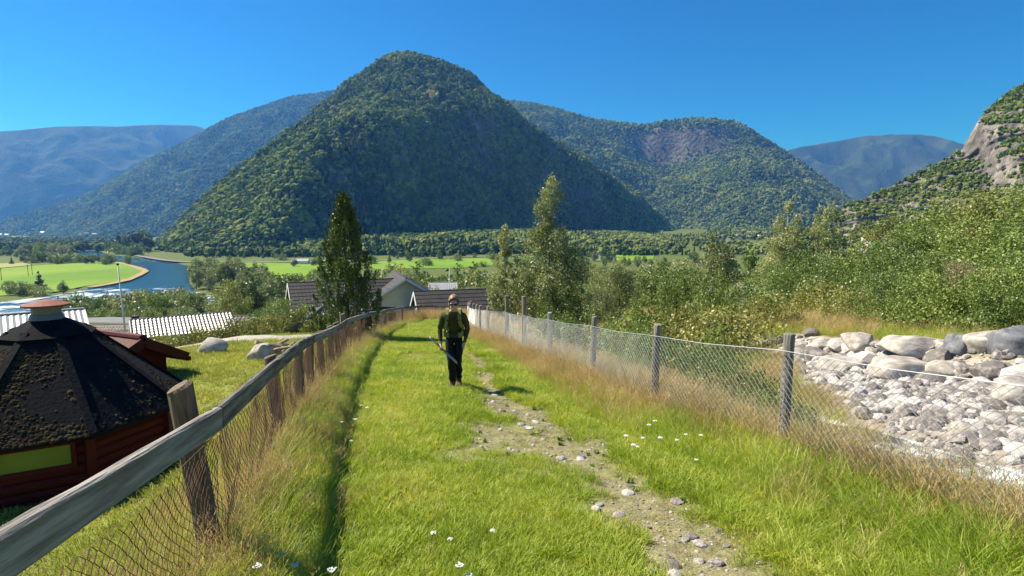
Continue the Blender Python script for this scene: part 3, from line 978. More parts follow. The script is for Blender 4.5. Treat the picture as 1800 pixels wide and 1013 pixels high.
def trunk(name, seed, H, r0, C, mat, nlimb=14, lean=0.05, stems=1, top=0.92):
    rng = np.random.default_rng(seed)
    mb = MB()
    for s in range(stems):
        a = rng.random() * 6.28
        sp = 0 if stems == 1 else 0.14 * H
        pts = []
        for k in range(7):
            t = k / 6
            pts.append((math.cos(a) * sp * t + rng.normal() * lean * 0.12 * H * t, math.sin(a) * sp * t + rng.normal() * lean * 0.12 * H * t, -0.25 + t * H * top))
        rad = [r0 * (1 - 0.9 * (k / 6)) / (1 if stems == 1 else 1.6) for k in range(7)]
        rad[0] *= 1.35
        mb.tube(pts, rad, 7)
        order = rng.permutation(len(C))[:nlimb // stems]
        for i in order:
            c = C[i]
            h = min(max(0.12 * H, c[2] - (0.25 + 0.5 * rng.random()) * math.hypot(c[0], c[1]) - 0.04 * H), H * top * 0.9)
            t = (h + 0.25) / (H * top + 0.0)
            k = min(int(t * 6), 5); f = t * 6 - k
            p = np.array(pts[k]) * (1 - f) + np.array(pts[k + 1]) * f
            m = (p + c) / 2 + np.array([0, 0, 0.08 * np.linalg.norm(c - p)])
            rr = max(0.25 * r0 * (1 - t * 0.8), 0.006)
            mb.tube([p, m, c], [rr, rr * 0.6, rr * 0.2], 4)
    return mb.mesh(name, [mat], smooth=True)


def add_tree(name, label, cat, loc, cm, tm, rotz=0, scale=1.0, group=None, part='crown', tpart='trunk'):
    e = empty(name, label, cat, loc, rotz, group, scale)
    obj(tpart, tm, e); obj(part, cm, e)
    return e


# prototypes -------------------------------------------------------------
KINDS = {}


def kind(key, seed, H, prof, R, ncl, nl, size, leaf, bark='bark', r0=0.12, nlimb=12, **kw):
    cm, C = crown('crown_' + key, seed, H, prof, R, ncl, nl, size, LEAF[leaf], **{k: v for k, v in kw.items() if k in ('h0', 'spread', 'up', 'asp', 'vstretch', 'hang', 'edge')})
    tm = trunk('trunk_' + key, seed + 1, H, r0, C, M[bark], nlimb, **{k: v for k, v in kw.items() if k in ('lean', 'stems', 'top')})
    KINDS[key] = (cm, tm, H)


ROUND = [0.55, 0.9, 1.0, 0.95, 0.75, 0.4]
OVAL = [0.5, 0.85, 1.0, 0.9, 0.7, 0.5, 0.22]
SPIRE = [1.0, 0.9, 0.75, 0.6, 0.42, 0.25, 0.08]
BUSH = [0.8, 1.0, 0.95, 0.75, 0.35]
# far valley trees (metres)
kind('v_round', 11, 11, ROUND, 4.6, 64, 2850, 0.62, 'olive', r0=0.22, h0=0.12, spread=0.3)
kind('v_round2', 12, 10, ROUND, 4.2, 56, 2660, 0.6, 'mid', r0=0.2, h0=0.1, spread=0.3)
kind('v_oval', 13, 14, OVAL, 4.0, 72, 3040, 0.6, 'olive', r0=0.22, h0=0.1, spread=0.28)
kind('v_oval2', 14, 13, OVAL, 4.4, 72, 3040, 0.62, 'mid', r0=0.22, h0=0.1, spread=0.28)
kind('v_dark', 15, 12, OVAL, 4.6, 67, 2850, 0.65, 'dark', r0=0.24, h0=0.08, spread=0.3)
kind('v_spruce', 16, 15, SPIRE, 2.9, 98, 3420, 0.6, 'pine', r0=0.2, h0=0.05, spread=0.24, up=-0.3)
kind('v_bush', 17, 4, BUSH, 3.0, 34, 1100, 0.45, 'mid', r0=0.1, h0=0.05, spread=0.32, stems=3)
kind('v_bush2', 18, 4.2, BUSH, 3.2, 34, 1100, 0.45, 'olive', r0=0.1, h0=0.05, spread=0.32, stems=3)
# trees at middle distance
kind('w_round', 41, 8, ROUND, 3.5, 100, 9500, 0.24, 'olive', r0=0.16, nlimb=22, h0=0.08, spread=0.27)
kind('w_round2', 42, 8, ROUND, 3.3, 100, 9500, 0.24, 'mid', r0=0.16, nlimb=22, h0=0.08, spread=0.27)
kind('w_oval', 43, 11, OVAL, 3.4, 120, 11000, 0.25, 'olive', r0=0.18, nlimb=26, h0=0.07, spread=0.26)
kind('w_oval2', 44, 11, OVAL, 3.2, 120, 11000, 0.25, 'mid', r0=0.18, nlimb=26, h0=0.07, spread=0.26)
# nearer trees
kind('birch_big', 21, 10.8, [0.55, 0.85, 1.0, 1.0, 0.92, 0.8, 0.52, 0.34, 0.3, 0.26, 0.12], 2.7, 170, 26000, 0.17, 'birch', 'birch_bark', r0=0.16, nlimb=34, h0=0.05, spread=0.26, hang=0.9, up=-0.3, edge=0.5)
kind('birch_slim', 22, 8.6, [0.6, 0.9, 1.0, 0.9, 0.75, 0.6, 0.5, 0.35, 0.15], 1.25, 84, 8500, 0.16, 'birch', 'birch_bark', r0=0.09, nlimb=24, h0=0.08, spread=0.3, hang=1.1, up=-0.5)
kind('birch_tall', 23, 10.5, [0.7, 0.95, 1.0, 0.95, 0.85, 0.72, 0.55, 0.35, 0.14], 2.3, 130, 16000, 0.18, 'birch', 'birch_bark', r0=0.13, nlimb=28, h0=0.1, spread=0.26, hang=1.1, up=-0.5)
kind('birch_tall2', 24, 10, [0.6, 0.9, 1.0, 0.92, 0.8, 0.66, 0.5, 0.3, 0.12], 2.1, 120, 15000, 0.18, 'birch', 'birch_bark', r0=0.13, nlimb=28, h0=0.12, spread=0.28, hang=1.1, up=-0.5)
kind('rowan', 25, 7.5, ROUND, 3.4, 80, 9000, 0.17, 'yellow', r0=0.12, nlimb=30, h0=0.12, spread=0.24, stems=2)
kind('alder', 26, 7.5, OVAL, 3.2, 84, 9500, 0.17, 'mid', r0=0.13, nlimb=26, h0=0.05, spread=0.25, stems=2)
kind('lime_tree', 27, 7, ROUND, 3.2, 84, 9500, 0.17, 'lime', r0=0.12, nlimb=24, h0=0.06, spread=0.24, stems=2)
kind('thicket', 28, 3.6, BUSH, 2.6, 70, 8000, 0.13, 'mid', r0=0.06, nlimb=20, h0=0.03, spread=0.26, stems=4)
kind('thicket_olive', 29, 4.6, BUSH, 2.1, 60, 7500, 0.12, 'olive', r0=0.07, nlimb=20, h0=0.03, spread=0.27, stems=3)
kind('bush_lime', 30, 1.9, BUSH, 1.5, 46, 3800, 0.12, 'lime', r0=0.03, nlimb=18, h0=0.02, spread=0.28, stems=4, up=0.4)
kind('bush_yellow', 31, 1.5, BUSH, 1.4, 44, 3600, 0.10, 'yellow', r0=0.025, nlimb=16, h0=0.02, spread=0.3, stems=4, up=0.5)
kind('bush_mid', 32, 1.8, BUSH, 1.5, 44, 3800, 0.11, 'mid', r0=0.03, nlimb=16, h0=0.02, spread=0.3, stems=4, up=0.3)
kind('garden_tree', 33, 5.0, ROUND, 2.3, 60, 5200, 0.17, 'yellow', r0=0.1, nlimb=18, h0=0.12, spread=0.28)
kind('shrub_row', 34, 1.1, BUSH, 1.1, 36, 2600, 0.10, 'yellow', r0=0.02, nlimb=10, h0=0.02, spread=0.32, stems=3)
kind('dry_shrub', 35, 2.3, [0.25, 0.45, 0.7, 0.95, 1.0, 0.7], 1.35, 90, 3800, 0.09, 'brown', r0=0.03, nlimb=60, h0=0.05, spread=0.16, stems=6, up=1.0, asp=0.25)


def put(key, name, label, cat, u, v, y, h=None, group=None, zoff=0.0, sx=1.0, base=None, part='crown', tpart='trunk'):
    """plant a tree at depth y in the direction of pixel column u, standing on the ground"""
    x = float(at_y(u, v if v else 450, y)[0])
    z = gz(x, y) if base is None else base
    cm, tm, H = KINDS[key]
    s = (h / H) if h else 1.0
    e = add_tree(name, label, cat, (x, y, z + zoff), cm, tm, random.random() * 6.28, (s * sx, s * sx, s), group, part, tpart)
    return e


# juniper beside the left fence ----------------------------------------------
def juniper():
    rng = np.random.default_rng(5)
    H = 5.5
    prof = [(0.0, 0.62), (0.08, 0.95), (0.2, 1.0), (0.35, 0.85), (0.5, 0.66), (0.65, 0.52), (0.8, 0.36), (0.92, 0.18), (1.0, 0.04)]
    n = 330
    hh = rng.random(n) ** 0.9
    pr = np.interp(hh, [p[0] for p in prof], [p[1] for p in prof])
    an = rng.random(n) * 6.283
    rad = pr * 1.08 * (0.4 + 0.75 * rng.random(n))
    B = np.stack([rad * np.cos(an), rad * np.sin(an), 0.12 + hh * (H - 0.5)], -1)
    P = []; O = []
    for b, a in zip(B, an):
        k = 90
        t = rng.random(k)
        ln = 0.36 + 0.25 * rng.random()
        tip = np.array([math.cos(a) * 0.12, math.sin(a) * 0.12, ln])
        q = b + t[:, None] * tip + rng.normal(size=(k, 3)) * (0.085 * (1.05 - t))[:, None]
        P.append(q); O.append(np.tile(np.array([math.cos(a) * 0.5, math.sin(a) * 0.5, 1.1]), (k, 1)))
    P = np.vstack(P); O = np.vstack(O)
    V, F = leaves_np(P, rng, 0.085, 0.2, 0.5, O)
    cm = mesh_np('juniper_crown', V, F, [LEAF['juniper']])
    tm = trunk('juniper_trunk', 6, H, 0.11, B, M['bark'], 40)
    x, y = -6.05, 19.6
    add_tree('juniper_tree', 'tall dark conical juniper beside the wooden rail fence', 'tree', (x, y, gz(x, y) - 0.1), cm, tm)


juniper()
# middle birches -------------------------------------------------------------
put('birch_big', 'birch_tree', 'large pale leafy birch with a narrow pointed top behind the wire fence', 'tree', 965, 450, 40, 11.6)
put('birch_slim', 'birch_tree', 'slender thin birch standing close beside the large pale birch', 'tree', 887, 450, 41, 8.4)
put('thicket_olive', 'willow_bush', 'dense rounded olive willow bush at the foot of the large birch', 'bush', 1062, 500, 36, 3.9, sx=0.85)
put('thicket_olive', 'willow_bush', 'broad grey-green willow bush between the two birches', 'bush', 925, 500, 43, 3.6, sx=1.0)
put('thicket', 'shrub', 'dark green shrub behind the roof of the low dark-tiled house', 'bush', 985, 510, 37, 3.0, sx=0.9)
# grove on the right ------------------------------------------------------------
put('birch_tall', 'birch_tree', 'tall birch at the left edge of the grove beyond the stony stream', 'tree', 1382, 450, 46, 9.9)
put('birch_tall2', 'birch_tree', 'tall drooping birch second in the grove beyond the stony stream', 'tree', 1447, 450, 44, 9.4)
put('birch_tall2', 'birch_tree', 'thin birch with bare lower trunk leaning over the white cottage', 'tree', 1500, 450, 48, 8.2, sx=0.7)
put('w_oval', 'willow_tree', 'dense olive willow tree standing over the grey gabled house', 'tree', 1262, 450, 74, 13.2, sx=0.85)
for k, (key, u, y, h, nm, lab, sx) in enumerate((
    ('rowan', 1560, 42, 7.2, 'rowan_tree', 'yellow-green rowan tree with dark forked limbs in the right grove', 1.1),
    ('lime_tree', 1650, 36, 6.8, 'ash_tree', 'bright green ash tree rising above the thicket on the stream bank', 1.15),
    ('rowan', 1730, 34, 7.0, 'rowan_tree', 'broad yellowing rowan tree under the rocky crag', 1.1),
    ('lime_tree', 1810, 33, 7.2, 'ash_tree', 'light green ash tree at the outer end of the right grove', 1.1),
    ('alder', 1600, 33, 5.6, 'alder_tree', 'dense mid-green alder in front of the yellow rowans', 1.1),
    ('alder', 1690, 29, 5.0, 'alder_tree', 'dense green alder behind the dry brown shrub', 1.15),
    ('alder', 1780, 27, 5.0, 'alder_tree', 'leafy alder overhanging the dark end of the boulder bank', 1.1),
    ('alder', 1530, 36, 4.8, 'alder_tree', 'low rounded alder below the leaning bare trunk', 1.0),
    ('alder', 1880, 26, 6.0, 'alder_tree', 'tall alder at the far right beyond the boulder bank', 1.2),
    ('thicket', 1420, 33, 3.4, 'thicket_bush', 'dark green bush at the foot of the two tall birches', 1.0),
    ('thicket', 1360, 36, 2.8, 'thicket_bush', 'leafy green bush in front of the white cottage', 0.9),
    ('thicket', 1490, 28, 2.9, 'thicket_bush', 'green bush at the back of the orange grass meadow', 1.0),
    ('thicket', 1570, 25, 3.0, 'thicket_bush', 'dense dark leafy bush above the large flat boulders', 1.15),
    ('thicket', 1640, 22.5, 2.6, 'thicket_bush', 'glossy green bush left of the dry brown shrub', 1.0),
    ('thicket', 1785, 20.5, 3.2, 'thicket_bush', 'dark green bush right of the dry brown shrub', 1.1),
    ('thicket', 1560, 18.5, 1.9, 'thicket_bush', 'low green bush right behind the blocky boulder', 0.9),
    ('thicket', 1625, 17.0, 1.8, 'thicket_bush', 'low green bush behind the long flat-topped boulder', 0.95),
    ('bush_lime', 1675, 16.0, 1.5, 'thicket_bush', 'light green bush behind the pointed dark boulder', 1.1),
    ('thicket', 1752, 15.2, 1.8, 'thicket_bush', 'spreading green bush above the broad grey boulder', 0.9),
    ('thicket', 1815, 15.0, 2.4, 'thicket_bush', 'dark green bush overhanging the large dark boulder', 0.9),
    ('bush_yellow', 1510, 20.5, 1.3, 'thicket_bush', 'yellow-green bush at the right edge of the orange grass', 1.1),
    ('bush_yellow', 1460, 26, 1.6, 'goldenrod_bush', 'yellow-flowering bush at the edge of the orange grass', 1.2),
    ('bush_yellow', 1215, 20, 1.7, 'leafy_shrub', 'yellow-green leafy shrub behind the second wire fence bay', 1.1),
    ('bush_yellow', 1290, 18.5, 1.6, 'leafy_shrub', 'yellowing shrub with red stems left of the near fence post', 1.2),
    ('bush_yellow', 1350, 21, 1.3, 'leafy_shrub', 'low yellow-green shrub at the start of the boulder bank', 1.1),
    ('bush_lime', 1010, 25, 1.8, 'leafy_shrub', 'bright lime green shrub in front of the large birch', 1.2),
    ('bush_lime', 955, 28, 1.6, 'leafy_shrub', 'bright lime green shrub at the gate posts of the wire fence', 1.1),
    ('bush_mid', 1105, 20, 1.7, 'leafy_shrub', 'mid green bush hanging over the stream behind the wire fence', 1.1),
    ('bush_mid', 1160, 17, 1.4, 'leafy_shrub', 'dark green bush behind the third fence post', 1.1),
    ('bush_lime', 1120, 26, 2.0, 'leafy_shrub', 'tall lime green sapling clump beyond the stream', 0.9),
    ('bush_lime', 1195, 26, 2.4, 'leafy_shrub', 'tall light green sapling in front of the grey gabled house', 0.6),
    ('bush_lime', 1255, 24, 2.3, 'leafy_shrub', 'upright light green sapling beside the grey gabled house', 0.6),
    ('bush_mid', 1310, 26, 1.8, 'leafy_shrub', 'mid green shrub left of the orange grass meadow', 1.1),
)):
    put(key, nm, lab, 'bush' if ('bush' in nm or 'shrub' in nm) else 'tree', u, 480, y, h, sx=sx, part='crown' if 'tree' in nm else 'foliage', tpart='trunk' if 'tree' in nm else 'stem')
for k, (x_, y_, h_, key_, lab_) in enumerate((
    (4.9, 9.6, 0.9, 'bush_mid', 'low green weed clump at the water edge behind the near fence bay'),
    (5.3, 11.6, 1.0, 'bush_yellow', 'low yellow-green weed clump left of the shingle'),
    (5.6, 14.0, 1.2, 'bush_mid', 'leafy green weed clump hiding the stream below the boulder bank'),
    (6.4, 16.5, 1.3, 'bush_lime', 'bright green weed clump at the left end of the shingle'),
    (3.9, 11.0, 0.9, 'bush_lime', 'bright green weed clump hugging the wire fence'),
    (3.2, 14.0, 1.0, 'bush_mid', 'dark green weed clump close behind the fourth fence post'),
    (4.4, 18.5, 1.3, 'bush_yellow', 'yellow-green weed clump in the middle of the stream bend'),
    (7.2, 19.5, 1.4, 'bush_yellow', 'yellowish weed clump where shingle meets the orange meadow'),
)):
    cm, tm, H = KINDS[key_]
    add_tree('weed_clump', lab_, 'bush', (x_, y_, gz(x_, y_) - 0.03), cm, tm, k * 1.3, (h_ / H * 0.8, h_ / H * 0.8, h_ / H), None, 'foliage', 'stem')
put('dry_shrub', 'dry_shrub', 'tall brushy dry brown shrub on the bank above the boulders', 'bush', 1712, 500, 17.5, 2.1, sx=1.0, part='foliage', tpart='stem')

# gardens on the left ----------------------------------------------------------
for key, u, y, h, sx, nm, lab in (
    ('garden_tree', 402, 62, 6.0, 0.8, 'garden_tree', 'yellow-green garden tree behind the tiled garage'),
    ('v_dark', 440, 92, 8.5, 0.8, 'garden_tree', 'dark round tree beside the parked cars'),
    ('v_round2', 275, 105, 6.0, 0.8, 'garden_tree', 'round green tree beyond the flagpole'),
    ('v_bush2', 262, 92, 3.0, 0.75, 'garden_bush', 'pale rounded bush behind the tiled garage'),
    ('thicket', 495, 44, 3.2, 1.1, 'garden_bush', 'bright green garden bush left of the white-gabled house'),
    ('thicket', 465, 40, 2.4, 1.1, 'garden_bush', 'low green garden bush above the log pile'),
    ('bush_lime', 530, 38, 1.9, 1.2, 'garden_bush', 'light green hedge bush behind the red shed'),
    ('garden_tree', 700, 84, 5.6, 0.9, 'garden_tree', 'pale green garden tree behind the cream gable'),
    ('garden_tree', 745, 90, 7.5, 0.9, 'garden_tree', 'rounded garden tree behind the low dark-tiled house'),
):
    put(key, nm, lab, 'tree' if 'tree' in nm else 'bush', u, 500, y, h, sx=sx, part='crown' if 'tree' in nm else 'foliage', tpart='trunk' if 'tree' in nm else 'stem')
for k in range(13):
    t = k / 12
    x = -24 + 14.5 * t; y = 30.5 + 0.3 * math.sin(k) - 1.2 * t
    cm, tm, H = KINDS['shrub_row']
    e = add_tree('hedge_bush', 'low yellow-green bush in the hedge along the gravel drive', 'bush', (x, y, gz(x, y) - 0.1), cm, tm, random.random() * 6, (1, 1, 0.85 + 0.4 * random.random()), 'bushes of the hedge along the gravel drive', 'foliage', 'stem')

# trees of the valley ------------------------------------------------------------
VALLEY_N = [0]


def belt(us, ys, n, keys, hmin, hmax, label, group, name='valley_tree', ulist=None, seed=1):
    r = random.Random(seed)
    for k in range(n):
        u = us[0] + (us[1] - us[0]) * (k + r.random()) / n if ulist is None else ulist[k][0]
        y = (ys[0] + (ys[1] - ys[0]) * r.random()) if ulist is None else ulist[k][1]
        x = float(at_y(u, 440, y)[0])
        if inpoly(np.array([x]), np.array([y]), RIVER)[0]:
            continue
        key = r.choice(keys)
        cm, tm, H = KINDS[key]
        h = hmin + (hmax - hmin) * r.random()
        s = h / H
        look = {'v_round': 'rounded olive ', 'v_round2': 'rounded green ', 'v_oval': 'tall olive ', 'v_oval2': 'tall green ', 'v_dark': 'dark full ', 'v_spruce': 'pointed dark ', 'w_round': 'rounded olive ', 'w_round2': 'rounded green ', 'w_oval': 'tall olive ', 'w_oval2': 'tall green ', 'v_bush': 'low green ', 'v_bush2': 'low olive '}[key]
        lab = look + label
        add_tree(name, lab, 'tree' if 'tree' in name else 'bush', (x, y, gz(x, y) - 0.1), cm, tm, r.random() * 6.28, (s * (0.9 + 0.3 * r.random()), s * (0.9 + 0.3 * r.random()), s), group, 'crown' if 'tree' in name else 'foliage', 'trunk' if 'tree' in name else 'stem')


D = ['v_round', 'v_round2', 'v_oval', 'v_oval2', 'v_dark']
belt((330, 470), (290, 400), 22, ['v_oval', 'v_round', 'v_oval2'], 10, 17, 'tree in the clump on the river bank bend', 'trees on the river bank bend', seed=2)
belt((420, 600), (180, 330), 30, D, 9, 16, 'tree in the belt between the garden houses and the green field', 'trees between the gardens and the fields', seed=3)
belt((90, 345), (195, 240), 40, ['v_bush', 'v_bush2', 'v_round2', 'v_dark', 'v_bush'], 5, 10.5, 'riverside tree between the flagpole and the rapids', 'riverside trees behind the flagpole', seed=4)
belt((160, 330), (150, 190), 12, ['v_bush', 'v_bush2'], 3, 5.5, 'riverside bush near the pale road', 'riverside bushes near the road', 'riverside_bush', seed=5)
belt((0, 110), (268, 300), 9, ['v_dark', 'v_bush', 'v_bush2', 'v_round2'], 5, 8, 'bank tree at the near edge of the wide green field', 'bank trees at the edge of the wide field', seed=6)
belt((640, 880), (130, 260), 40, D, 9, 16, 'tree in the wood behind the low dark-tiled house', 'trees behind the dark-tiled houses', seed=7)
belt((650, 900), (85, 125), 12, ['w_round', 'w_oval', 'w_round2'], 6, 9.5, 'tree standing right behind the house roofs', 'trees right behind the house roofs', seed=8)
belt((1000, 1240), (110, 280), 42, ['v_round', 'v_oval', 'v_round', 'v_oval2'], 9.5, 16, 'tree in the wood between the large birch and the village', 'trees between the birch and the village', seed=9)
belt((1050, 1235), (42, 58), 9, ['w_round', 'w_oval', 'w_round2'], 3.8, 5.8, 'small tree beyond the lime green saplings', 'small trees beyond the saplings', seed=29)
belt((1020, 1240), (62, 105), 18, ['w_round', 'w_oval', 'w_round', 'w_oval2'], 6.5, 10.5, 'tree close behind the bright stream-side shrubs', 'trees close behind the stream-side shrubs', seed=10)
belt((1300, 1480), (90, 240), 24, D, 8, 14, 'tree in the wood below the village', 'trees below the village', seed=11)
belt((1480, 1900), (60, 140), 24, ['w_oval', 'w_oval2', 'w_round2', 'w_round'], 9, 14, 'tree deep in the wood behind the right grove', 'trees behind the right grove', seed=12)
belt((40, 200), (545, 600), 20, ['v_bush', 'v_round2', 'v_dark'], 6, 12, 'tree of the hedgerow along the wide green field', 'hedgerow trees along the wide field', seed=13)
belt((0, 70), (690, 760), 9, ['v_round2', 'v_dark'], 8, 13, 'tree in the row beyond the pale meadow', 'trees beyond the pale meadow', seed=14)
belt((30, 135), (760, 900), 16, D, 10, 17, 'tree in the wood at the bend of the distant river', 'trees at the distant river bend', seed=15)
belt((175, 260), (740, 900), 14, ['v_oval2', 'v_dark', 'v_spruce', 'v_bush'], 9, 20, 'tree on the far river bank under the great mountain', 'trees on the far bank under the mountain', seed=16)
belt((205, 262), (880, 980), 14, ['v_spruce', 'v_spruce', 'v_dark'], 22, 36, 'spruce at the left foot of the great mountain', 'spruces at the left foot of the great mountain', 'spruce_tree', seed=17)
belt((400, 1060), (500, 690), 30, ['v_round2', 'v_oval2', 'v_bush', 'v_dark'], 5, 11, 'tree standing along the far side of the green fields', 'trees along the far side of the fields', seed=18)
belt((1000, 1340), (430, 640), 26, D, 8, 13, 'tree on the valley floor in front of the village', 'trees on the valley floor before the village', seed=19)
belt((0, 0), (0, 0), 3, ['v_round2'], 10, 13, 'lone tree at the tip of the wide green field', 'lone trees at the tip of the wide field', ulist=[(187, 560), (224, 555), (215, 640)], seed=20)
put('v_spruce', 'pine_tree', 'lone dark pine on the near edge of the wide green field', 'tree', 70, 500, 318, 11, sx=1.5)
put('v_spruce', 'pine_tree', 'lone dark pine in the hedge row left of the field track', 'tree', 22, 480, 560, 8, sx=1.3)


# woods on the valley floor too far off to tell the trees apart
def far_wood():
    rng = np.random.default_rng(77)
    pts = []
    for us, ys, n in (((-150, 200), (900, 1250), 520), ((-200, 260), (1350, 2300), 1500), ((330, 1080), (700, 800), 620), ((1060, 1420), (760, 1500), 900), ((1240, 1500), (1500, 2200), 700), ((1400, 1900), (250, 520), 800), ((560, 1240), (740, 860), 500)):
        u = us[0] + (us[1] - us[0]) * rng.random(n); y = ys[0] + (ys[1] - ys[0]) * rng.random(n)
        x = (u - 900) / FPX * y
        ok = ~inpoly(x, y, RIVER) & (fbm(x / 60., y / 90., 12, 3) > -0.25)
        pts.append(np.stack([x[ok], y[ok], np.full(ok.sum(), ZV - 0.5)], -1))
    P = np.vstack(pts); n = len(P)
    P[:, 2] = ground(P[:, 0], P[:, 1]) - 0.5
    h = 7 + 7 * rng.random(n)
    con = rng.random(n) < 0.15
    idx = np.where(con, 3, (rng.random(n) * 3).astype(int))
    rot = np.zeros((n, 3)); rot[:, 2] = rng.random(n) * 6.28
    scatter('valley_wood', P, rot, np.stack([h * 1.0, h * 1.0, h * np.where(con, 1.4, 1)], -1), idx, FOREST, label='far woods along the valley floor and the mountain foot', cat='forest')


far_wood()

# ================================================================ FENCES
M['old_wood'] = pmat('weathered_grey_plank', [(0.07, 0.062, 0.052), (0.20, 0.18, 0.155), (0.36, 0.335, 0.30)], 3.0, 0.8, bump=0.6, bscale=14, stretch=(0.6, 9, 9), spec=0.25, rnd=0.2)
M['post_wood'] = pmat('old_post_wood', [(0.09, 0.065, 0.045), (0.19, 0.14, 0.10), (0.28, 0.23, 0.17)], 4, 0.9, bump=0.6, bscale=12, stretch=(7, 7, 0.7), spec=0.15, rnd=0.25)
M['post_grey'] = pmat('grey_round_post', [(0.15, 0.13, 0.105), (0.29, 0.26, 0.22), (0.42, 0.39, 0.34)], 4, 0.9, bump=0.6, bscale=14, stretch=(7, 7, 0.6), spec=0.15, rnd=0.2)
M['galv'] = pmat('galvanised_wire', [(0.38, 0.40, 0.41), (0.55, 0.57, 0.58)], 30, 0.45, metal=0.35, spec=0.5)
M['rust'] = pmat('rusty_wire', [(0.06, 0.035, 0.022), (0.13, 0.07, 0.04)], 25, 0.8, spec=0.2)


def post_mesh(name, seed, h, r, mat, square=False, topcut=0.0):
    rng = np.random.default_rng(seed)
    n = 4 if square else 11
    mb = MB()
    lv = [-0.35, 0.0, 0.3 * h, 0.65 * h, h - 0.012, h]
    V = []; F = []
    for k, z in enumerate(lv):
        q = r * (1.06 - 0.1 * k / 5) * (0.88 if k == 5 else 1)
        ox, oy = rng.normal() * 0.006, rng.normal() * 0.006
        for i in range(n):
            a = 2 * math.pi * (i + 0.5) / n
            w = q * (1 + rng.normal() * 0.035) * (1.3 if square else 1)
            V.append((ox + w * math.cos(a), oy + w * math.sin(a), z + (topcut * math.cos(a) if k >= 4 else 0)))
    for k in range(5):
        for i in range(n):
            F.append((k * n + i, k * n + (i + 1) % n, (k + 1) * n + (i + 1) % n, (k + 1) * n + i))
    F.append(tuple(5 * n + i for i in range(n)))
    return mesh_py(name, V, F, [mat], smooth=False)


def chainlink(name, A0, A1, B0, B1, w, r, mat, sag=0.04, seed=0, wave=0.012, border=True):
    """woven wire between bottom line A0-A1 and top line B0-B1: zigzag wires that touch their neighbours"""
    A0, A1, B0, B1 = map(np.array, (A0, A1, B0, B1))
    Lb = np.linalg.norm(A1 - A0); Hh = np.linalg.norm(B0 - A0)
    nw = max(4, int(Lb / w)); nj = max(4, int(Hh / w))
    rng = np.random.default_rng(seed)
    dirv = (A1 - A0) / Lb
    nor = np.array([-dirv[1], dirv[0], 0]); nor /= np.linalg.norm(nor)
    i = np.arange(nw)[:, None]; j = np.arange(nj + 1)[None, :]
    fx = (i + ((i + j) % 2)) / nw
    fy = np.broadcast_to(j / nj, fx.shape)
    lo = A0 + (A1 - A0) * fx[..., None]; hi = B0 + (B1 - B0) * fx[..., None]
    P = lo + (hi - lo) * fy[..., None]
    P[..., 2] -= sag * np.sin(np.pi * fx) * (0.3 + 0.7 * fy)
    bul = wave * (fbm(fx * 6 + seed, fy * 3, seed, 3)) * 2.2 + ((i + j) % 2 - 0.5) * r * 1.6
    P = P + nor * bul[..., None]
    P += rng.normal(size=P.shape) * w * 0.03
    # three sided tubes
    up = np.array([0, 0, 1.0])
    d = np.zeros_like(P); d[:, 1:-1] = P[:, 2:] - P[:, :-2]; d[:, 0] = P[:, 1] - P[:, 0]; d[:, -1] = P[:, -1] - P[:, -2]
    offs = [nor * r, (-nor * 0.5 + dirv * 0.87) * r, (-nor * 0.5 - dirv * 0.87) * r]
    V = np.stack([P + o for o in offs], 2).reshape(-1, 3)
    a = ((np.arange(nw)[:, None] * (nj + 1) + np.arange(nj)[None, :]) * 3).ravel()
    F = np.concatenate([np.stack([a + k, a + (k + 1) % 3, a + 3 + (k + 1) % 3, a + 3 + k], -1) for k in range(3)])
    if border:
        for fyv in (1.0, 0.0):
            fxl = np.linspace(0, 1, 13)
            base = (A0 + (A1 - A0) * fxl[:, None]) * (1 - fyv) + (B0 + (B1 - B0) * fxl[:, None]) * fyv
            base[:, 2] -= sag * np.sin(np.pi * fxl) * (0.3 + 0.7 * fyv)
            b = len(V)
            V = np.vstack([V, np.stack([base + o * 1.25 for o in offs], 1).reshape(-1, 3)])
            a = b + np.arange(12) * 3
            F = np.vstack([F] + [np.stack([a + k, a + (k + 1) % 3, a + 3 + (k + 1) % 3, a + 3 + k], -1) for k in range(3)])
    return mesh_np(name, V, F, [mat], smooth=False)


# right: wire fence on round posts ------------------------------------------------
FR = empty('wire_fence', 'silvery chain-link fence on round wooden posts along the stream side of the path', 'fence', (0, 0, 0))
prev = None
PM = [post_mesh('post', 40 + k, 1.27, 0.052, M['post_grey']) for k in range(5)]
PT = post_mesh('post', 50, 1.62, 0.065, M['post_wood'])
for k, (y, x) in enumerate(FENCE_R):
    z = gz(x, y)
    tall = k in (7, 8)
    o = obj('post', PT if tall else PM[k % 5], FR, loc=(x, y, z), rot=(random.gauss(0, 0.02), random.gauss(0, 0.02), random.random() * 6))
    if prev is not None and y > 1:
        px, py, pz = prev
        near = y < 17
        # a smaller post between where the fence is far off
        o = obj('wire_mesh', chainlink('wire_mesh', (px - 0.06, py, pz + 0.02), (x - 0.06, y, z + 0.02), (px - 0.06, py, pz + 1.1), (x - 0.06, y, z + 1.1), 0.036 if near else 0.05, 0.0027 if near else 0.0032, M['galv'], 0.03, k), FR)
        wm = MB().tube([(px - 0.065, py, pz + 1.105), ((px + x) / 2 - 0.065, (py + y) / 2, (pz + z) / 2 + 1.08), (x - 0.065, y, z + 1.105)], 0.0042 if near else 0.005, 5)
        wm.obj('top_wire', M['galv'], FR)
    prev = (x, y, z)
for (x, y) in ((-1.2, 20.5), (-1.66, 23.2), (-2.1, 26.3), (-2.4, 30)):
    obj('post', PM[1], FR, loc=(x, y, gz(x, y)))

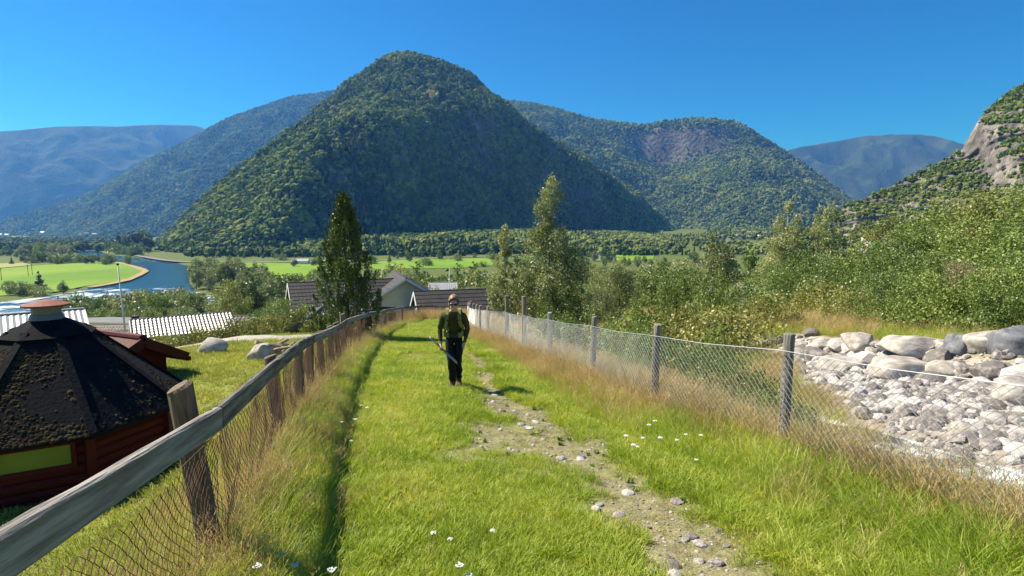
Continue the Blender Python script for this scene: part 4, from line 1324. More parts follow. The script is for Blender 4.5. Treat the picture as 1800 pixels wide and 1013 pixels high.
# left: plank rail on posts with rusty mesh ---------------------------------------
FL = empty('rail_fence', 'weathered grey plank rail fence with rusty mesh between brown posts', 'fence', (0, 0, 0))
posts = []
rr_ = random.Random(4)
FLP = FENCE_L[2:]
LP = []
for k, (y, x) in enumerate(FENCE_L):
    LP.append((x, y))
    if k + 1 < len(FENCE_L) and y > 3:
        y2, x2 = FENCE_L[k + 1]
        nsub = 2 if 4 < y < 13 else 1
        for s in range(1, nsub):
            t = s / nsub
            LP.append((x + (x2 - x) * t, y + (y2 - y) * t))
LPM = [post_mesh('post', 60 + k, 1.0, 0.062, M['post_wood'], topcut=0.01) for k in range(4)]
LPT = post_mesh('post', 70, 1.16, 0.068, M['post_wood'], square=False, topcut=0.025)
for k, (x, y) in enumerate(LP):
    t_ = LPT if (abs(y - 3.15) < 0.1 or abs(y - 13.79) < 0.1) else LPM[k % 4]
    lean = -0.10 if abs(y - 3.15) < 0.1 else rr_.gauss(0, 0.045)
    obj('post', t_, FL, loc=(x, y, gz(x, y)), rot=(rr_.gauss(0, 0.03), lean, rr_.random() * 0.6))


def plank(name, a, b, w, h, mat, seed):
    """a sawn board with worn, slightly wavy edges"""
    rng = np.random.default_rng(seed)
    a = Vector(a); b = Vector(b)
    L = (b - a).length
    n = 14
    V = []; F = []
    prof = [(-w / 2, -h / 2 + 0.006), (-w / 2 + 0.006, -h / 2), (w / 2 - 0.006, -h / 2), (w / 2, -h / 2 + 0.006), (w / 2, h / 2 - 0.012), (w / 2 - 0.012, h / 2), (-w / 2 + 0.012, h / 2), (-w / 2, h / 2 - 0.012)]
    bow = rng.normal() * 0.012
    for k in range(n + 1):
        x = L * k / n
        dz = bow * math.sin(math.pi * k / n)
        for (py, pz) in prof:
            V.append((x, py + rng.normal() * 0.0015, pz + dz + rng.normal() * 0.002))
    m = len(prof)
    for k in range(n):
        for i in range(m):
            F.append((k * m + i, (k + 1) * m + i, (k + 1) * m + (i + 1) % m, k * m + (i + 1) % m))
    F.append(tuple(range(m))); F.append(tuple(n * m + i for i in range(m - 1, -1, -1)))
    me = mesh_py(name, V, F, [mat])
    d = (b - a).normalized()
    side = d.cross(Vector((0, 0, 1))).normalized(); up = side.cross(d)
    rot = Matrix((d, -side, up)).transposed().to_4x4()
    return me, Matrix.Translation(a) @ rot


RAILP = [p for p in FENCE_L]
for k in range(len(RAILP) - 1):
    (y0, x0), (y1, x1) = RAILP[k], RAILP[k + 1]
    z0, z1 = gz(x0, y0) + 0.955 + 0.015 * math.sin(k * 2.1), gz(x1, y1) + 0.955 + 0.015 * math.sin((k + 1) * 2.1)
    off = 0.095
    d = Vector((x1 - x0, y1 - y0, 0)).normalized()
    me, mw = plank('rail', (x0 + off - d.x * 0.04, y0 - d.y * 0.04, z0), (x1 + off - d.x * 0.045, y1 - d.y * 0.045, z1), 0.05, 0.138, M['old_wood'], k)
    o = obj('rail', me, FL)
    o.matrix_local = mw
    if y1 > 1:
        chain = chainlink('wire_mesh', (x0 + 0.075, y0, gz(x0, y0) + 0.0), (x1 + 0.075, y1, gz(x1, y1) + 0.0), (x0 + 0.075, y0, z0 - 0.1), (x1 + 0.075, y1, z1 - 0.1), 0.034 if y0 < 13 else 0.05, 0.0023 if y0 < 13 else 0.003, M['rust'], 0.02 if y0 > 2 else 0.09, 100 + k, wave=0.02)
        obj('wire_mesh', chain, FL)

# short side fence running across at the far end of the path
FX = empty('cross_fence', 'dark low rail fence crossing behind the dry orange grass at the end of the path', 'fence', (0, 0, 0))
pp = None
for k in range(7):
    x = -4.5 + k * 0.55; y = 43 + 0.1 * k
    z = gz(x, y)
    obj('post', LPM[k % 4], FX, loc=(x, y, z))
    if pp:
        me, mw = plank('rail', (pp[0], pp[1] - 0.08, pp[2] + 0.9), (x, y - 0.08, z + 0.9), 0.04, 0.1, M['post_wood'], 200 + k)
        o = obj('rail', me, FX); o.matrix_local = mw
    pp = (x, y, z)

# ================================================================ STREAM, STONES, BOULDERS
M['stone'] = pmat('pale_river_stone', [(0.15, 0.135, 0.125), (0.32, 0.29, 0.27), (0.50, 0.47, 0.44)], 2.5, 0.85, bump=0.5, bscale=9, spec=0.25, rnd=0.55)
M['boulder'] = pmat('granite_boulder', [(0.20, 0.175, 0.15), (0.40, 0.365, 0.32), (0.55, 0.51, 0.46)], 1.8, 0.9, bump=0.7, bscale=7, spec=0.2)
M['dark_boulder'] = pmat('dark_grey_boulder', [(0.07, 0.075, 0.085), (0.16, 0.165, 0.18), (0.26, 0.26, 0.27)], 1.8, 0.85, bump=0.6, bscale=7, spec=0.25)
M['stream'] = watermat('stream_water', (0.10, 0.085, 0.05), 0.56, 0.70, 1.6, 'foam', rough=0.08)


def boulder(name, seed, mat):
    """a blocky weathered boulder: a rounded box cut by fracture planes"""
    rng = np.random.default_rng(seed)
    bm = bmesh.new()
    bmesh.ops.create_cube(bm, size=2)
    bmesh.ops.subdivide_edges(bm, edges=bm.edges[:], cuts=9, use_grid_fill=True)
    P = np.array([v.co[:] for v in bm.verts])
    q = (np.abs(P) ** 5).sum(1) ** 0.2
    P = P / q[:, None]
    for k in range(8):
        d = rng.normal(size=3); d /= np.linalg.norm(d)
        lim = 0.72 + 0.32 * rng.random()
        P = P - np.maximum(P @ d - lim, 0)[:, None] * d * 0.9
    n1 = fbm(P[:, 0] * 1.6 + P[:, 2] * 1.1 + seed, P[:, 1] * 1.6 - P[:, 2] * 0.9, seed % 50, 4)
    P = P * (1 + 0.10 * n1[:, None])
    P[:, :2] *= (1 - 0.16 * P[:, 2:3])
    n2 = fbm(P[:, 0] * 6 + seed, P[:, 1] * 6 + P[:, 2] * 5, seed % 40, 4)
    P = P * (1 + 0.03 * n2[:, None])
    P[:, 2] *= 0.72
    F = [[v.index for v in f.verts] for f in bm.faces]
    bm.free()
    return mesh_py(name, P, F, [mat], smooth=True)


def rock(name, seed, mat, sub=2, flat=1.0, sharp=0.35):
    """an irregular stone of about unit radius: a ball cut by random planes, then roughened"""
    rng = np.random.default_rng(seed)
    bm = bmesh.new()
    bmesh.ops.create_icosphere(bm, subdivisions=sub, radius=1.0)
    P = np.array([v.co[:] for v in bm.verts])
    for k in range(9):
        d = rng.normal(size=3); d /= np.linalg.norm(d)
        lim = 0.62 + 0.3 * rng.random()
        s = P @ d
        P = P - np.maximum(s - lim, 0)[:, None] * d * (0.92)
    P = P * (1 + 0.05 * rng.normal(size=(len(P), 1)) * sharp)
    P = P * np.array([1.0, 0.78 + 0.3 * rng.random(), flat * (0.55 + 0.2 * rng.random())])
    F = [[v.index for v in f.verts] for f in bm.faces]
    bm.free()
    return mesh_py(name, P, F, [mat], smooth=sub > 2)


M['bed'] = pmat('wet_sand_and_grit', [(0.16, 0.14, 0.115), (0.30, 0.27, 0.235), (0.42, 0.39, 0.35)], 3.0, 0.95, coord='World', spec=0.1, bump=0.5, bscale=30)


def bed_sheet():
    ys = np.arange(-2, 40, 0.25); ds = np.linspace(3.1, 9.9, 28)
    Yg, Dg = np.meshgrid(ys, ds, indexing='ij')
    Xg = fr(Yg) + Dg
    V = np.stack([Xg, Yg, ground(Xg, Yg) + 0.025], -1).reshape(-1, 3)
    a = (np.arange(len(ys) - 1)[:, None] * 28 + np.arange(27)[None]).ravel()
    return obj('stream_bed', mesh_np('stream_bed', V, np.stack([a, a + 1, a + 29, a + 28], -1), [M['bed']], smooth=True), kind='structure')


SB = bed_sheet()


def stream_sheet():
    ys = np.arange(-2, 44, 0.35)
    V = []; fo = []
    for y in ys:
        x0 = float(fr(y))
        base = float(np.interp(y, BASE_Y, BASE_Z)) - 0.86 * float(1 - sstep(36, 60, y))
        wv = 0.25 * math.sin(y * 0.9) + 0.15 * math.sin(y * 2.3)
        for s in np.linspace(0, 1, 9):
            V.append((x0 + 2.75 + 0.15 * wv + s * (2.6 + 0.15 * math.sin(y * 0.55)), y, base + 0.02 * math.sin(y * 3 + s * 5)))
            fo.append(0.25 + 0.5 * math.sin(y * 1.7 + s * 3) ** 2)
    n = len(ys)
    i = np.arange(n - 1)[:, None]; j = np.arange(8)[None]
    a = i * 9 + j
    F = np.stack([a, a + 1, a + 10, a + 9], -1).reshape(-1, 4)
    me = mesh_np('stream', np.array(V), F, [M['stream']], smooth=True)
    at = me.attributes.new('foam', 'FLOAT', 'POINT'); at.data.foreach_set('value', np.array(fo, np.float32))
    obj('stream', me, kind='structure')


stream_sheet()
ROCKS = [rock('stone', 300 + k, M['stone'], 2) for k in range(9)]
rs = random.Random(12)
# the stones that show largest, one by one; the rest of the shingle as one bed of stones
sizes = []
cand = []
for k in range(9000):
    y = rs.uniform(2.5, 26)
    dr = rs.triangular(4.3, 10.6, 8.0)
    x = float(fr(y)) + dr
    if x > 1.06 * y + 1.5 or x < np.interp(y, [3, 5, 6, 8, 14, 20, 26], [8.6, 8.0, 7.6, 7.0, 7.2, 9.6, 12.5]):
        continue
    s = 0.045 + 0.19 * rs.random() ** 3.4
    cand.append((s / math.hypot(x, y), x, y, s))
cand.sort(reverse=True)
for q, x, y, s in cand[:290]:
    z = gz(x, y)
    obj('stone', ROCKS[rs.randrange(9)], SB, loc=(x, y, z + s * 0.22), rot=(rs.gauss(0, 0.25), rs.gauss(0, 0.25), rs.random() * 6.28), scale=(s, s, s))
rest = cand[290:]
P = np.array([(x, y, 0) for q, x, y, s in rest]); S = np.array([s for q, x, y, s in rest])
P[:, 2] = ground(P[:, 0], P[:, 1]) + S * 0.2
# small shingle between them
ns = 9000
yy = RNG.uniform(2.5, 30, ns); xx = fr(yy) + RNG.uniform(4.2, 10.4, ns)
kp = (xx < 1.08 * yy + 2) & (xx > np.interp(yy, [3, 5, 6, 8, 14, 20, 26], [8.5, 7.9, 7.5, 6.9, 7.0, 9.4, 12.3]))
yy, xx = yy[kp], xx[kp]
S2 = 0.02 + 0.055 * RNG.random(len(xx)) ** 2
P2 = np.stack([xx, yy, ground(xx, yy) + S2 * 0.25], -1)
P = np.vstack([P, P2]); S = np.concatenate([S, S2])
STONES = proto_collection('stone_proto', ROCKS)
scatter('shingle', P, np.stack([RNG.normal(size=len(P)) * 0.3, RNG.normal(size=len(P)) * 0.3, RNG.random(len(P)) * 6.28], -1), np.stack([S, S, S], -1), RNG.integers(0, 9, len(P)), STONES, parent=SB)

# big boulders of the bank: pixel column, depth, half sizes, label
BOULD = [
    (1508, 597, 15.6, 0.44, 0.36, 0.30, 'boulder', 'blocky pale boulder at the left end of the rock bank'),
    (1610, 602, 14.0, 0.89, 0.47, 0.28, 'boulder', 'long flat-topped pale boulder lying along the top of the bank'),
    (1588, 632, 13.0, 0.72, 0.47, 0.35, 'boulder', 'wide rounded boulder below the long flat-topped one'),
    (1478, 628, 14.6, 0.53, 0.43, 0.30, 'boulder', 'pinkish sloping boulder below the blocky one'),
    (1690, 612, 13.2, 0.42, 0.34, 0.26, 'dark_boulder', 'dark grey boulder with a pointed end beside the long flat one'),
    (1745, 606, 12.8, 0.64, 0.43, 0.30, 'boulder', 'broad grey boulder under the dry brown shrub'),
    (1795, 600, 12.3, 0.68, 0.51, 0.42, 'dark_boulder', 'large dark boulder at the shaded right end of the bank'),
    (1448, 612, 16.5, 0.34, 0.26, 0.20, 'boulder', 'small pale boulder at the meadow edge of the bank'),
    (1660, 640, 12.6, 0.38, 0.30, 0.22, 'boulder', 'low smooth grey boulder on the shingle in front of the wide one'),
    (1790, 690, 10.2, 0.42, 0.34, 0.26, 'boulder', 'pale rounded boulder half sunk in the shingle'),
    (1665, 755, 8.0, 0.20, 0.17, 0.15, 'boulder', 'white-topped stone block at the edge of the running water'),
    (1640, 738, 8.4, 0.22, 0.17, 0.14, 'boulder', 'reddish angular stone beside the running water'),
    (1700, 722, 9.0, 0.20, 0.17, 0.15, 'boulder', 'round pale stone among the green weeds of the bed'),
]
for k, (u, v, y, a, b, c, mt, lab) in enumerate(BOULD):
    p = at_y(u, v, y)
    me = boulder('boulder', 400 + k, M[mt])
    zz = gz(p[0], y)
    obj('boulder', me, None, lab, 'boulder', loc=(p[0], y, zz + c * 0.5), rot=(random.gauss(0, 0.08), random.gauss(0, 0.08), random.gauss(0, 0.35)), scale=(a, b, c / 0.75))
# support stones under the bank boulders so that it reads as a wall of rock
for k in range(46):
    y = rs.uniform(9, 19); x = float(fr(y)) + rs.uniform(9.0, 10.6)
    s = rs.uniform(0.16, 0.42)
    obj('bank_stone', ROCKS[rs.randrange(9)], SB, loc=(x, y, gz(x, y) + s * 0.2), rot=(rs.gauss(0, 0.3), rs.gauss(0, 0.3), rs.random() * 6.28), scale=s)
# lawn boulders
obj('boulder', rock('boulder', 450, M['boulder'], 3, flat=1.3, sharp=0.3), None, 'grey lichen-spotted boulder on the lawn beside the gravel drive', 'boulder', loc=(*at_y(374, 612, 18.5)[:2], gz(at_y(374, 612, 18.5)[0], 18.5) + 0.16), scale=(0.6, 0.45, 0.42))
obj('boulder', boulder('boulder', 451, M['boulder']), None, 'mossy grey boulder in front of the log pile', 'boulder', loc=(*at_y(456, 602, 16.5)[:2], gz(at_y(456, 602, 16.5)[0], 16.5) + 0.2), scale=(0.36, 0.3, 0.4))

# stones lying in the worn track ----------------------------------------------------
tr = random.Random(8)
TS = [rock('track_stone', 500 + k, M['stone'], 2, flat=0.7) for k in range(5)]
PATHO = ground_o
cnt = 0
cand = []
for k in range(9000):
    x = tr.uniform(-2.4, 2.0); y = tr.uniform(2.2, 18)
    d_ = float(dirt(np.array([x]), np.array([y]))[0]) if False else 0
    cand.append((x, y, 0.008 + 0.045 * tr.random() ** 5))
ca = np.array(cand)
dm = dirt(ca[:, 0], ca[:, 1])
ok = (dm > 0.45) & (RNG.random(len(ca)) < dm)
ca = ca[ok]
order = np.argsort(-(ca[:, 2] / ca[:, 1]))
for x, y, s in ca[order[:46]]:
    obj('track_stone', TS[tr.randrange(5)], ground_o, loc=(x, y, gz(x, y) + s * 0.12), rot=(tr.gauss(0, 0.1), tr.gauss(0, 0.1), tr.random() * 6.28), scale=s * 1.15)
cr = ca[order[70:190]]
# gravel of the track
gx = RNG.uniform(-2.4, 2.2, 14000); gy = 2.2 + 14 * RNG.random(14000) ** 1.4
dm = dirt(gx, gy); ok = (dm > 0.3) & (RNG.random(len(gx)) < dm * 1.2)
gs = 0.004 + 0.012 * RNG.random(ok.sum()) ** 2
P = np.vstack([cr[:, :2], np.stack([gx[ok], gy[ok]], -1)]); S = np.concatenate([cr[:, 2], gs])
P = np.column_stack([P, ground(P[:, 0], P[:, 1]) + S * 0.2])
scatter('track_gravel', P, np.stack([RNG.normal(size=len(P)) * 0.2, RNG.normal(size=len(P)) * 0.2, RNG.random(len(P)) * 6.28], -1), np.stack([S, S, S], -1), RNG.integers(0, 5, len(P)), proto_collection('gravel_proto', TS), parent=ground_o)

# ================================================================ GRASS
GR = {
    'turf': leafmat('turf_blade', [(0.14, 0.22, 0.024), (0.34, 0.43, 0.052), (0.6, 0.57, 0.16)], 0.45, 0.9, rough=0.5, spec=0.3, tint=(1.2, 1.2, 0.4)),
    'tall': leafmat('tall_green_blade', [(0.16, 0.25, 0.027), (0.34, 0.44, 0.055), (0.56, 0.55, 0.16)], 0.5, 0.8, rough=0.45, spec=0.35, tint=(1.2, 1.2, 0.4)),
    'dry': leafmat('dry_grass_stalk', [(0.30, 0.23, 0.08), (0.52, 0.38, 0.16), (0.70, 0.56, 0.30)], 0.35, 0.9, rough=0.6, spec=0.2, tint=(1.1, 1.0, 0.8)),
    'seed': leafmat('grass_seed_head', [(0.38, 0.27, 0.12), (0.58, 0.43, 0.22), (0.72, 0.57, 0.34)], 0.35, 0.9, rough=0.7, spec=0.1, tint=(1.1, 1.0, 0.8)),
    'lawn': leafmat('lawn_blade', [(0.15, 0.20, 0.035), (0.32, 0.36, 0.07), (0.52, 0.47, 0.16)], 0.4, 0.7, rough=0.55, spec=0.25, tint=(1.2, 1.15, 0.5)),
}


def tuft(name, seed, n, h, r, w, mats, bend=0.5, seeds=0.0, hvar=0.5):
    """a tuft of bent tapering blades"""
    rng = np.random.default_rng(seed)
    V = []; F = []; Mi = []
    for k in range(n):
        a = rng.random() * 6.283; q = r * math.sqrt(rng.random())
        bx, by = q * math.cos(a), q * math.sin(a)
        hh = h * (1 - hvar + hvar * rng.random())
        da = a + rng.normal() * 0.8
        ln = hh * bend * (0.3 + rng.random())
        dx, dy = math.cos(da), math.sin(da)
        ww = w * (0.6 + 0.8 * rng.random()); sa = rng.random() * 3.14
        sx, sy = math.cos(sa) * ww / 2, math.sin(sa) * ww / 2
        b = len(V)
        for t in (0, 0.45, 0.8):
            ox, oy = dx * ln * t * t, dy * ln * t * t
            kk = 1 - 0.35 * t
            zz = hh * t * (1 - 0.25 * bend * t)
            V += [(bx + ox - sx * kk, by + oy - sy * kk, zz), (bx + ox + sx * kk, by + oy + sy * kk, zz)]
        V.append((bx + dx * ln, by + dy * ln, hh * (1 - 0.25 * bend)))
        F += [(b, b + 1, b + 3, b + 2), (b + 2, b + 3, b + 5, b + 4), (b + 4, b + 5, b + 6)]
        Mi += [0, 0, 0]
        if rng.random() < seeds:
            tx, ty, tz = V[-1]
            for m in range(7):
                b = len(V)
                ox, oy = rng.normal() * 0.014, rng.normal() * 0.014
                z0 = tz - 0.16 * rng.random()
                tt = (z0 / tz)
                cx, cyy = bx + (tx - bx) * tt * tt + ox, by + (ty - by) * tt * tt + oy
                V += [(cx - 0.0025, cyy, z0), (cx + 0.0025, cyy, z0), (cx + ox, cyy + oy, z0 + 0.04)]
                F.append((b, b + 1, b + 2)); Mi.append(1)
    return mesh_py(name, V, F, mats, Mi)


TUFTS = []
for k in range(4):
    TUFTS.append(tuft('turf_tuft', 600 + k, 34, 0.085, 0.075, 0.0045, [GR['turf']], 0.8))            # 0-3
for k in range(3):
    TUFTS.append(tuft('tall_tuft', 610 + k, 30, 0.36, 0.10, 0.0065, [GR['tall'], GR['seed']], 0.75, 0.03))        # 4-6
for k in range(3):
    TUFTS.append(tuft('dry_tuft', 620 + k, 20, 0.58, 0.12, 0.0038, [GR['dry'], GR['seed']], 0.5, 0.3, 0.5))      # 7-9
for k in range(3):
    TUFTS.append(tuft('lawn_tuft', 630 + k, 34, 0.075, 0.10, 0.006, [GR['lawn']], 0.8))              # 10-12
for k in range(2):
    TUFTS.append(tuft('dead_tuft', 640 + k, 20, 0.05, 0.09, 0.005, [GR['dry']], 1.2))               # 13-14
def rosette(name, seed, n, ln, wd, mat, lift=0.5):
    """a low weed: broad leaves in a rosette"""
    rng = np.random.default_rng(seed)
    V = []; F = []
    for k in range(n):
        a = k * 2.4 + rng.normal() * 0.3; L_ = ln * (0.6 + 0.6 * rng.random()); w = wd * (0.7 + 0.6 * rng.random())
        d = np.array([math.cos(a), math.sin(a), 0]); s = np.array([-math.sin(a), math.cos(a), 0])
        z1, z2 = L_ * lift * rng.random(), L_ * lift * 0.7 * rng.random()
        b = len(V)
        V += [d * 0.005, d * L_ * 0.5 + s * w / 2 + [0, 0, z1 + 0.012], d * L_ + [0, 0, z2 + 0.004], d * L_ * 0.5 - s * w / 2 + [0, 0, z1 + 0.012], d * L_ * 0.5 + [0, 0, z1]]
        F += [(b, b + 1, b + 4), (b + 4, b + 1, b + 2), (b, b + 4, b + 3), (b + 4, b + 2, b + 3)]
    return mesh_py(name, V, F, [mat])


GR['weed'] = leafmat('broad_weed_leaf', [(0.06, 0.13, 0.022), (0.13, 0.23, 0.04), (0.24, 0.33, 0.07)], 0.35, 1.2)
TUFTS.append(rosette('plantain_weed', 650, 11, 0.10, 0.038, GR['weed']))      # 15
TUFTS.append(rosette('clover_weed', 651, 26, 0.075, 0.03, GR['weed'], 1.1))   # 16
TUFTS.append(rosette('dock_weed', 652, 9, 0.19, 0.06, GR['weed'], 0.9))       # 17
GCOL = proto_collection('grass_proto', TUFTS)


def grass(name, label, X, Y, idx, scl, tiltx=0.0):
    n = len(X)
    P = np.stack([X, Y, ground(X, Y) - 0.004], -1)
    rot = np.zeros((n, 3)); rot[:, 2] = RNG.random(n) * 6.28; rot[:, :2] = RNG.normal(size=(n, 2)) * 0.10
    scatter(name, P, rot, np.stack([scl, scl, scl * (0.8 + 0.4 * RNG.random(n))], -1), idx, GCOL, label=label, cat='grass')


def spread(n, y0, y1, pw=1.6):
    return y0 + (y1 - y0) * RNG.random(n) ** pw


# the path between the fences
n = 36000
Y_ = spread(n, 1.4, 41, 1.9); X_ = fl(Y_) + (fr(Y_) - fl(Y_)) * RNG.random(n)
dm = dirt(X_, Y_)
ok = RNG.random(n) > dm * 0.84
X_, Y_, dm = X_[ok], Y_[ok], dm[ok]
lush = fbm(X_ * 0.7, Y_ * 0.45, 91, 4)
far = 1 + 0.05 * np.clip(Y_ - 4, 0, 30)
idx = RNG.integers(0, 4, len(X_))
worn = (RNG.random(len(X_)) < np.clip(dm * 1.1 + 0.16 + 0.3 * (lush < -0.1) * (Y_ > 4.5), 0, 1))
idx = np.where(worn, np.where(RNG.random(len(X_)) < 0.5, 13 + RNG.integers(0, 2, len(X_)), 10 + RNG.integers(0, 3, len(X_))), idx)
sc = (0.72 + 0.75 * np.clip(lush + 0.35, 0, 1) + 0.5 * np.clip(1 - (Y_ - 2) / 4, 0, 1)) * far * np.where(worn, 0.65, 1) * (1 - 0.55 * dm)
grass('path_grass', 'short green grass covering the path between the fences', X_, Y_, idx, sc)

# coarser clumps and broad-leaved weeds in the turf
n = 2600
Y_ = spread(n, 1.6, 18, 1.7); X_ = fl(Y_) + 0.3 + (fr(Y_) - fl(Y_) - 0.5) * RNG.random(n)
pt = fbm(X_ * 1.1, Y_ * 0.9, 107, 3)
ok = (pt > 0.05) & (dirt(X_, Y_) < 0.35)
X_, Y_ = X_[ok], Y_[ok]; n = len(X_)
idx = np.where(RNG.random(n) < 0.75, 4 + RNG.integers(0, 3, n), 16)
grass('turf_clumps', 'coarse grass clumps and broad-leaved weeds dotted through the path turf', X_, Y_, idx, np.where(idx < 7, 0.3 + 0.22 * RNG.random(n), 0.35 + 0.3 * RNG.random(n)))
n = 900
Y_ = spread(n, 1.6, 16, 1.6); X_ = RNG.uniform(-2.0, 2.2, n)
dm = dirt(X_, Y_); ok = (dm > 0.25) & (dm < 0.95)
X_, Y_ = X_[ok], Y_[ok]; n = len(X_)
grass('track_weeds', 'small weeds and dead grass wisps in the worn stony track', X_, Y_, np.where(RNG.random(n) < 0.3, 16, 13), 0.25 + 0.3 * RNG.random(n))

# verges along both fences
n = 6500
Y_ = spread(n, 1.2, 40, 1.7); t = RNG.random(n)
X_ = fl(Y_) + 0.02 + 0.95 * np.abs(RNG.normal(size=n)) * 0.55
dm = X_ - fl(Y_)
dryp = 0.45 * np.exp(-dm / 0.35) + 0.2 * (fbm(X_ * 1.2, Y_ * 0.8, 95, 3) > 0.1)
idx = np.where(RNG.random(n) < dryp, 7 + RNG.integers(0, 3, n), 4 + RNG.integers(0, 3, n))
sc = (1.1 - 0.6 * np.clip(dm / 0.9, 0, 1)) * (0.5 + 0.6 * RNG.random(n)) * np.where(idx > 6, 0.85, 0.95)
grass('left_verge_grass', 'long green and straw grass growing along the plank rail fence', X_, Y_, idx, sc)

n = 9500
Y_ = spread(n, 1.6, 41, 1.6)
X_ = fr(Y_) - 0.55 + RNG.normal(size=n) * 0.5
dm = fr(Y_) - X_
nearg = (Y_ < 8.2)
green = np.where(Y_ < 6.6, 0.93, np.where(Y_ < 8.5, 0.6, 0.32)) * np.where(dm > 0.15, 1, 0.6)
idx = np.where(RNG.random(n) < green, 4 + RNG.integers(0, 3, n), 7 + RNG.integers(0, 3, n))
wide = np.interp(Y_, [2, 4, 7, 12], [1.15, 1.1, 0.8, 0.65])
ok = (dm < wide * (0.8 + 0.5 * RNG.random(n))) & (RNG.random(n) > dirt(X_, Y_) * 1.3)
sc = (1.05 - 0.45 * np.clip(dm / wide, 0, 1)) * (0.7 + 0.5 * RNG.random(n)) * np.where(idx > 6, 0.95, 1.0)
grass('right_verge_grass', 'long bright green and straw grass growing along the wire fence', X_[ok], Y_[ok], idx[ok], sc[ok])

# slope from the wire fence down to the stream
n = 15000
Y_ = spread(n, 1.6, 36, 1.35); XB_ = np.interp(Y_, [3, 5, 8, 14, 20, 26], [5.2, 5.0, 6.2, 7.6, 10.3, 13.2]); X_ = fr(Y_) + np.maximum(XB_ - fr(Y_), 2.0) * RNG.random(n) ** 1.15
wt_ = (X_ - fr(Y_) > 2.8) & (X_ - fr(Y_) < 5.4) & (RNG.random(n) < np.where(Y_ < 9, 0.95, 0.5))
X_, Y_, XB_ = X_[~wt_], Y_[~wt_], XB_[~wt_]; n = len(X_)
dm = X_ - fr(Y_)
gp = 0.62 + 0.5 * fbm(X_ * 0.8, Y_ * 0.6, 97, 3)
idx = np.where(RNG.random(n) < gp, 4 + RNG.integers(0, 3, n), 7 + RNG.integers(0, 3, n))
grass('bank_grass', 'tawny long grass on the slope between the wire fence and the stream', X_, Y_, idx, (0.75 + 0.5 * RNG.random(n)) * np.where(idx > 6, 0.95, 1.05) * np.where(Y_ < 8.5, np.interp(dm, [0, 0.8, 1.6, 3.3], [0.85, 0.6, 0.35, 0.25]), np.interp(dm, [0, 1.2, 2.2, 8], [1, 1.05, 1.1, 1.0])))

# meadow beyond the boulder bank
n = 9000
Y_ = spread(n, 9, 44, 1.2); X_ = fr(Y_) + 10.6 + 16 * RNG.random(n) ** 1.3
ok = X_ < 1.1 * Y_ + 2
X_, Y_ = X_[ok], Y_[ok]; n = len(X_)
idx = np.where(RNG.random(n) < np.where(X_ / Y_ > 0.68, 0.85, 0.35) + 0.5 * fbm(X_ * 0.3, Y_ * 0.3, 99, 3), 4 + RNG.integers(0, 3, n), 7 + RNG.integers(0, 3, n))
grass('meadow_grass', 'orange and green meadow grass behind the boulder bank', X_, Y_, idx, (0.7 + 0.5 * RNG.random(n)))

# dry grass at the end of the path and beyond
n = 2600
Y_ = RNG.uniform(33, 45, n); X_ = RNG.uniform(-7.2, 1.5, n)
edge = ((X_ - fl(Y_) < 1.3) | (Y_ > 40) | (fr(Y_) - X_ < 0.8))
X_, Y_ = X_[edge], Y_[edge]
grass('dry_end_grass', 'tall orange dry grass at the end of the path', X_, Y_, 7 + RNG.integers(0, 3, len(X_)), 1.15 + 0.5 * RNG.random(len(X_)))

# lawn on the left
n = 16000
Y_ = spread(n, 1.0, 30, 1.5); X_ = fl(Y_) - 0.05 - 16 * RNG.random(n) ** 1.3
ok = X_ > -1.1 * Y_ - 2
X_, Y_ = X_[ok], Y_[ok]; n = len(X_)
grass('lawn_grass', 'mown yellowish lawn grass around the red hut', X_, Y_, 10 + RNG.integers(0, 3, n), (0.8 + 0.6 * RNG.random(n)) * (1 + 0.05 * np.clip(Y_ - 3, 0, 30)))
n = 2600
Y_ = spread(n, 1.0, 24, 1.4); X_ = fl(Y_) - 0.02 - np.abs(RNG.normal(size=n)) * 0.35
grass('fence_foot_grass', 'straw grass standing on the lawn side of the plank rail fence', X_, Y_, np.where(RNG.random(n) < 0.4, 7 + RNG.integers(0, 3, n), 4 + RNG.integers(0, 3, n)), 0.35 + 0.4 * RNG.random(n))

# ferns and yarrow -------------------------------------------------------------------
M['fern'] = leafmat('fern_leaf', [(0.10, 0.16, 0.02), (0.22, 0.30, 0.04), (0.36, 0.38, 0.07)], 0.45, 0.9)
M['yarrow'] = pmat('yarrow_white', [(0.55, 0.55, 0.5), (0.75, 0.75, 0.7)], 60, 0.8, spec=0.1)


def fern(label, x, y, s, seed):
    rng = np.random.default_rng(seed)
    e = empty('fern', label, 'fern', (x, y, gz(x, y) - 0.02), rng.random() * 6, None, s)
    for k in range(9):
        a = k * 0.7 + rng.normal() * 0.2
        V = []; F = []
        L_ = 0.75 + 0.25 * rng.random()
        spine = []
        for t in np.linspace(0, 1, 20):
            r = L_ * 0.62 * t; z = L_ * (0.95 * t - 0.55 * t * t)
            spine.append(np.array([r * math.cos(a), r * math.sin(a), z]))
        sd = np.array([-math.sin(a), math.cos(a), 0])
        for i in range(2, 20):
            w = 0.17 * math.sin(math.pi * min(1, (i / 20) ** 0.7)) + 0.015
            p = spine[i]; q = spine[i] - spine[i - 1]
            for sg in (-1, 1):
                b = len(V)
                tip = p + sd * sg * w + q * 0.6 - np.array([0, 0, 0.25 * w])
                mid = p + sd * sg * w * 0.5 + q * 0.75
                V += [p, p + sd * sg * w * 0.5 - q * 0.1, tip, mid]
                F.append((b, b + 1, b + 2, b + 3))
        for i in range(19):
            b = len(V)
            V += [spine[i] - sd * 0.004, spine[i] + sd * 0.004, spine[i + 1] + sd * 0.003, spine[i + 1] - sd * 0.003]
            F.append((b, b + 1, b + 2, b + 3))
        obj('frond', mesh_py('frond', V, F, [M['fern']]), e)


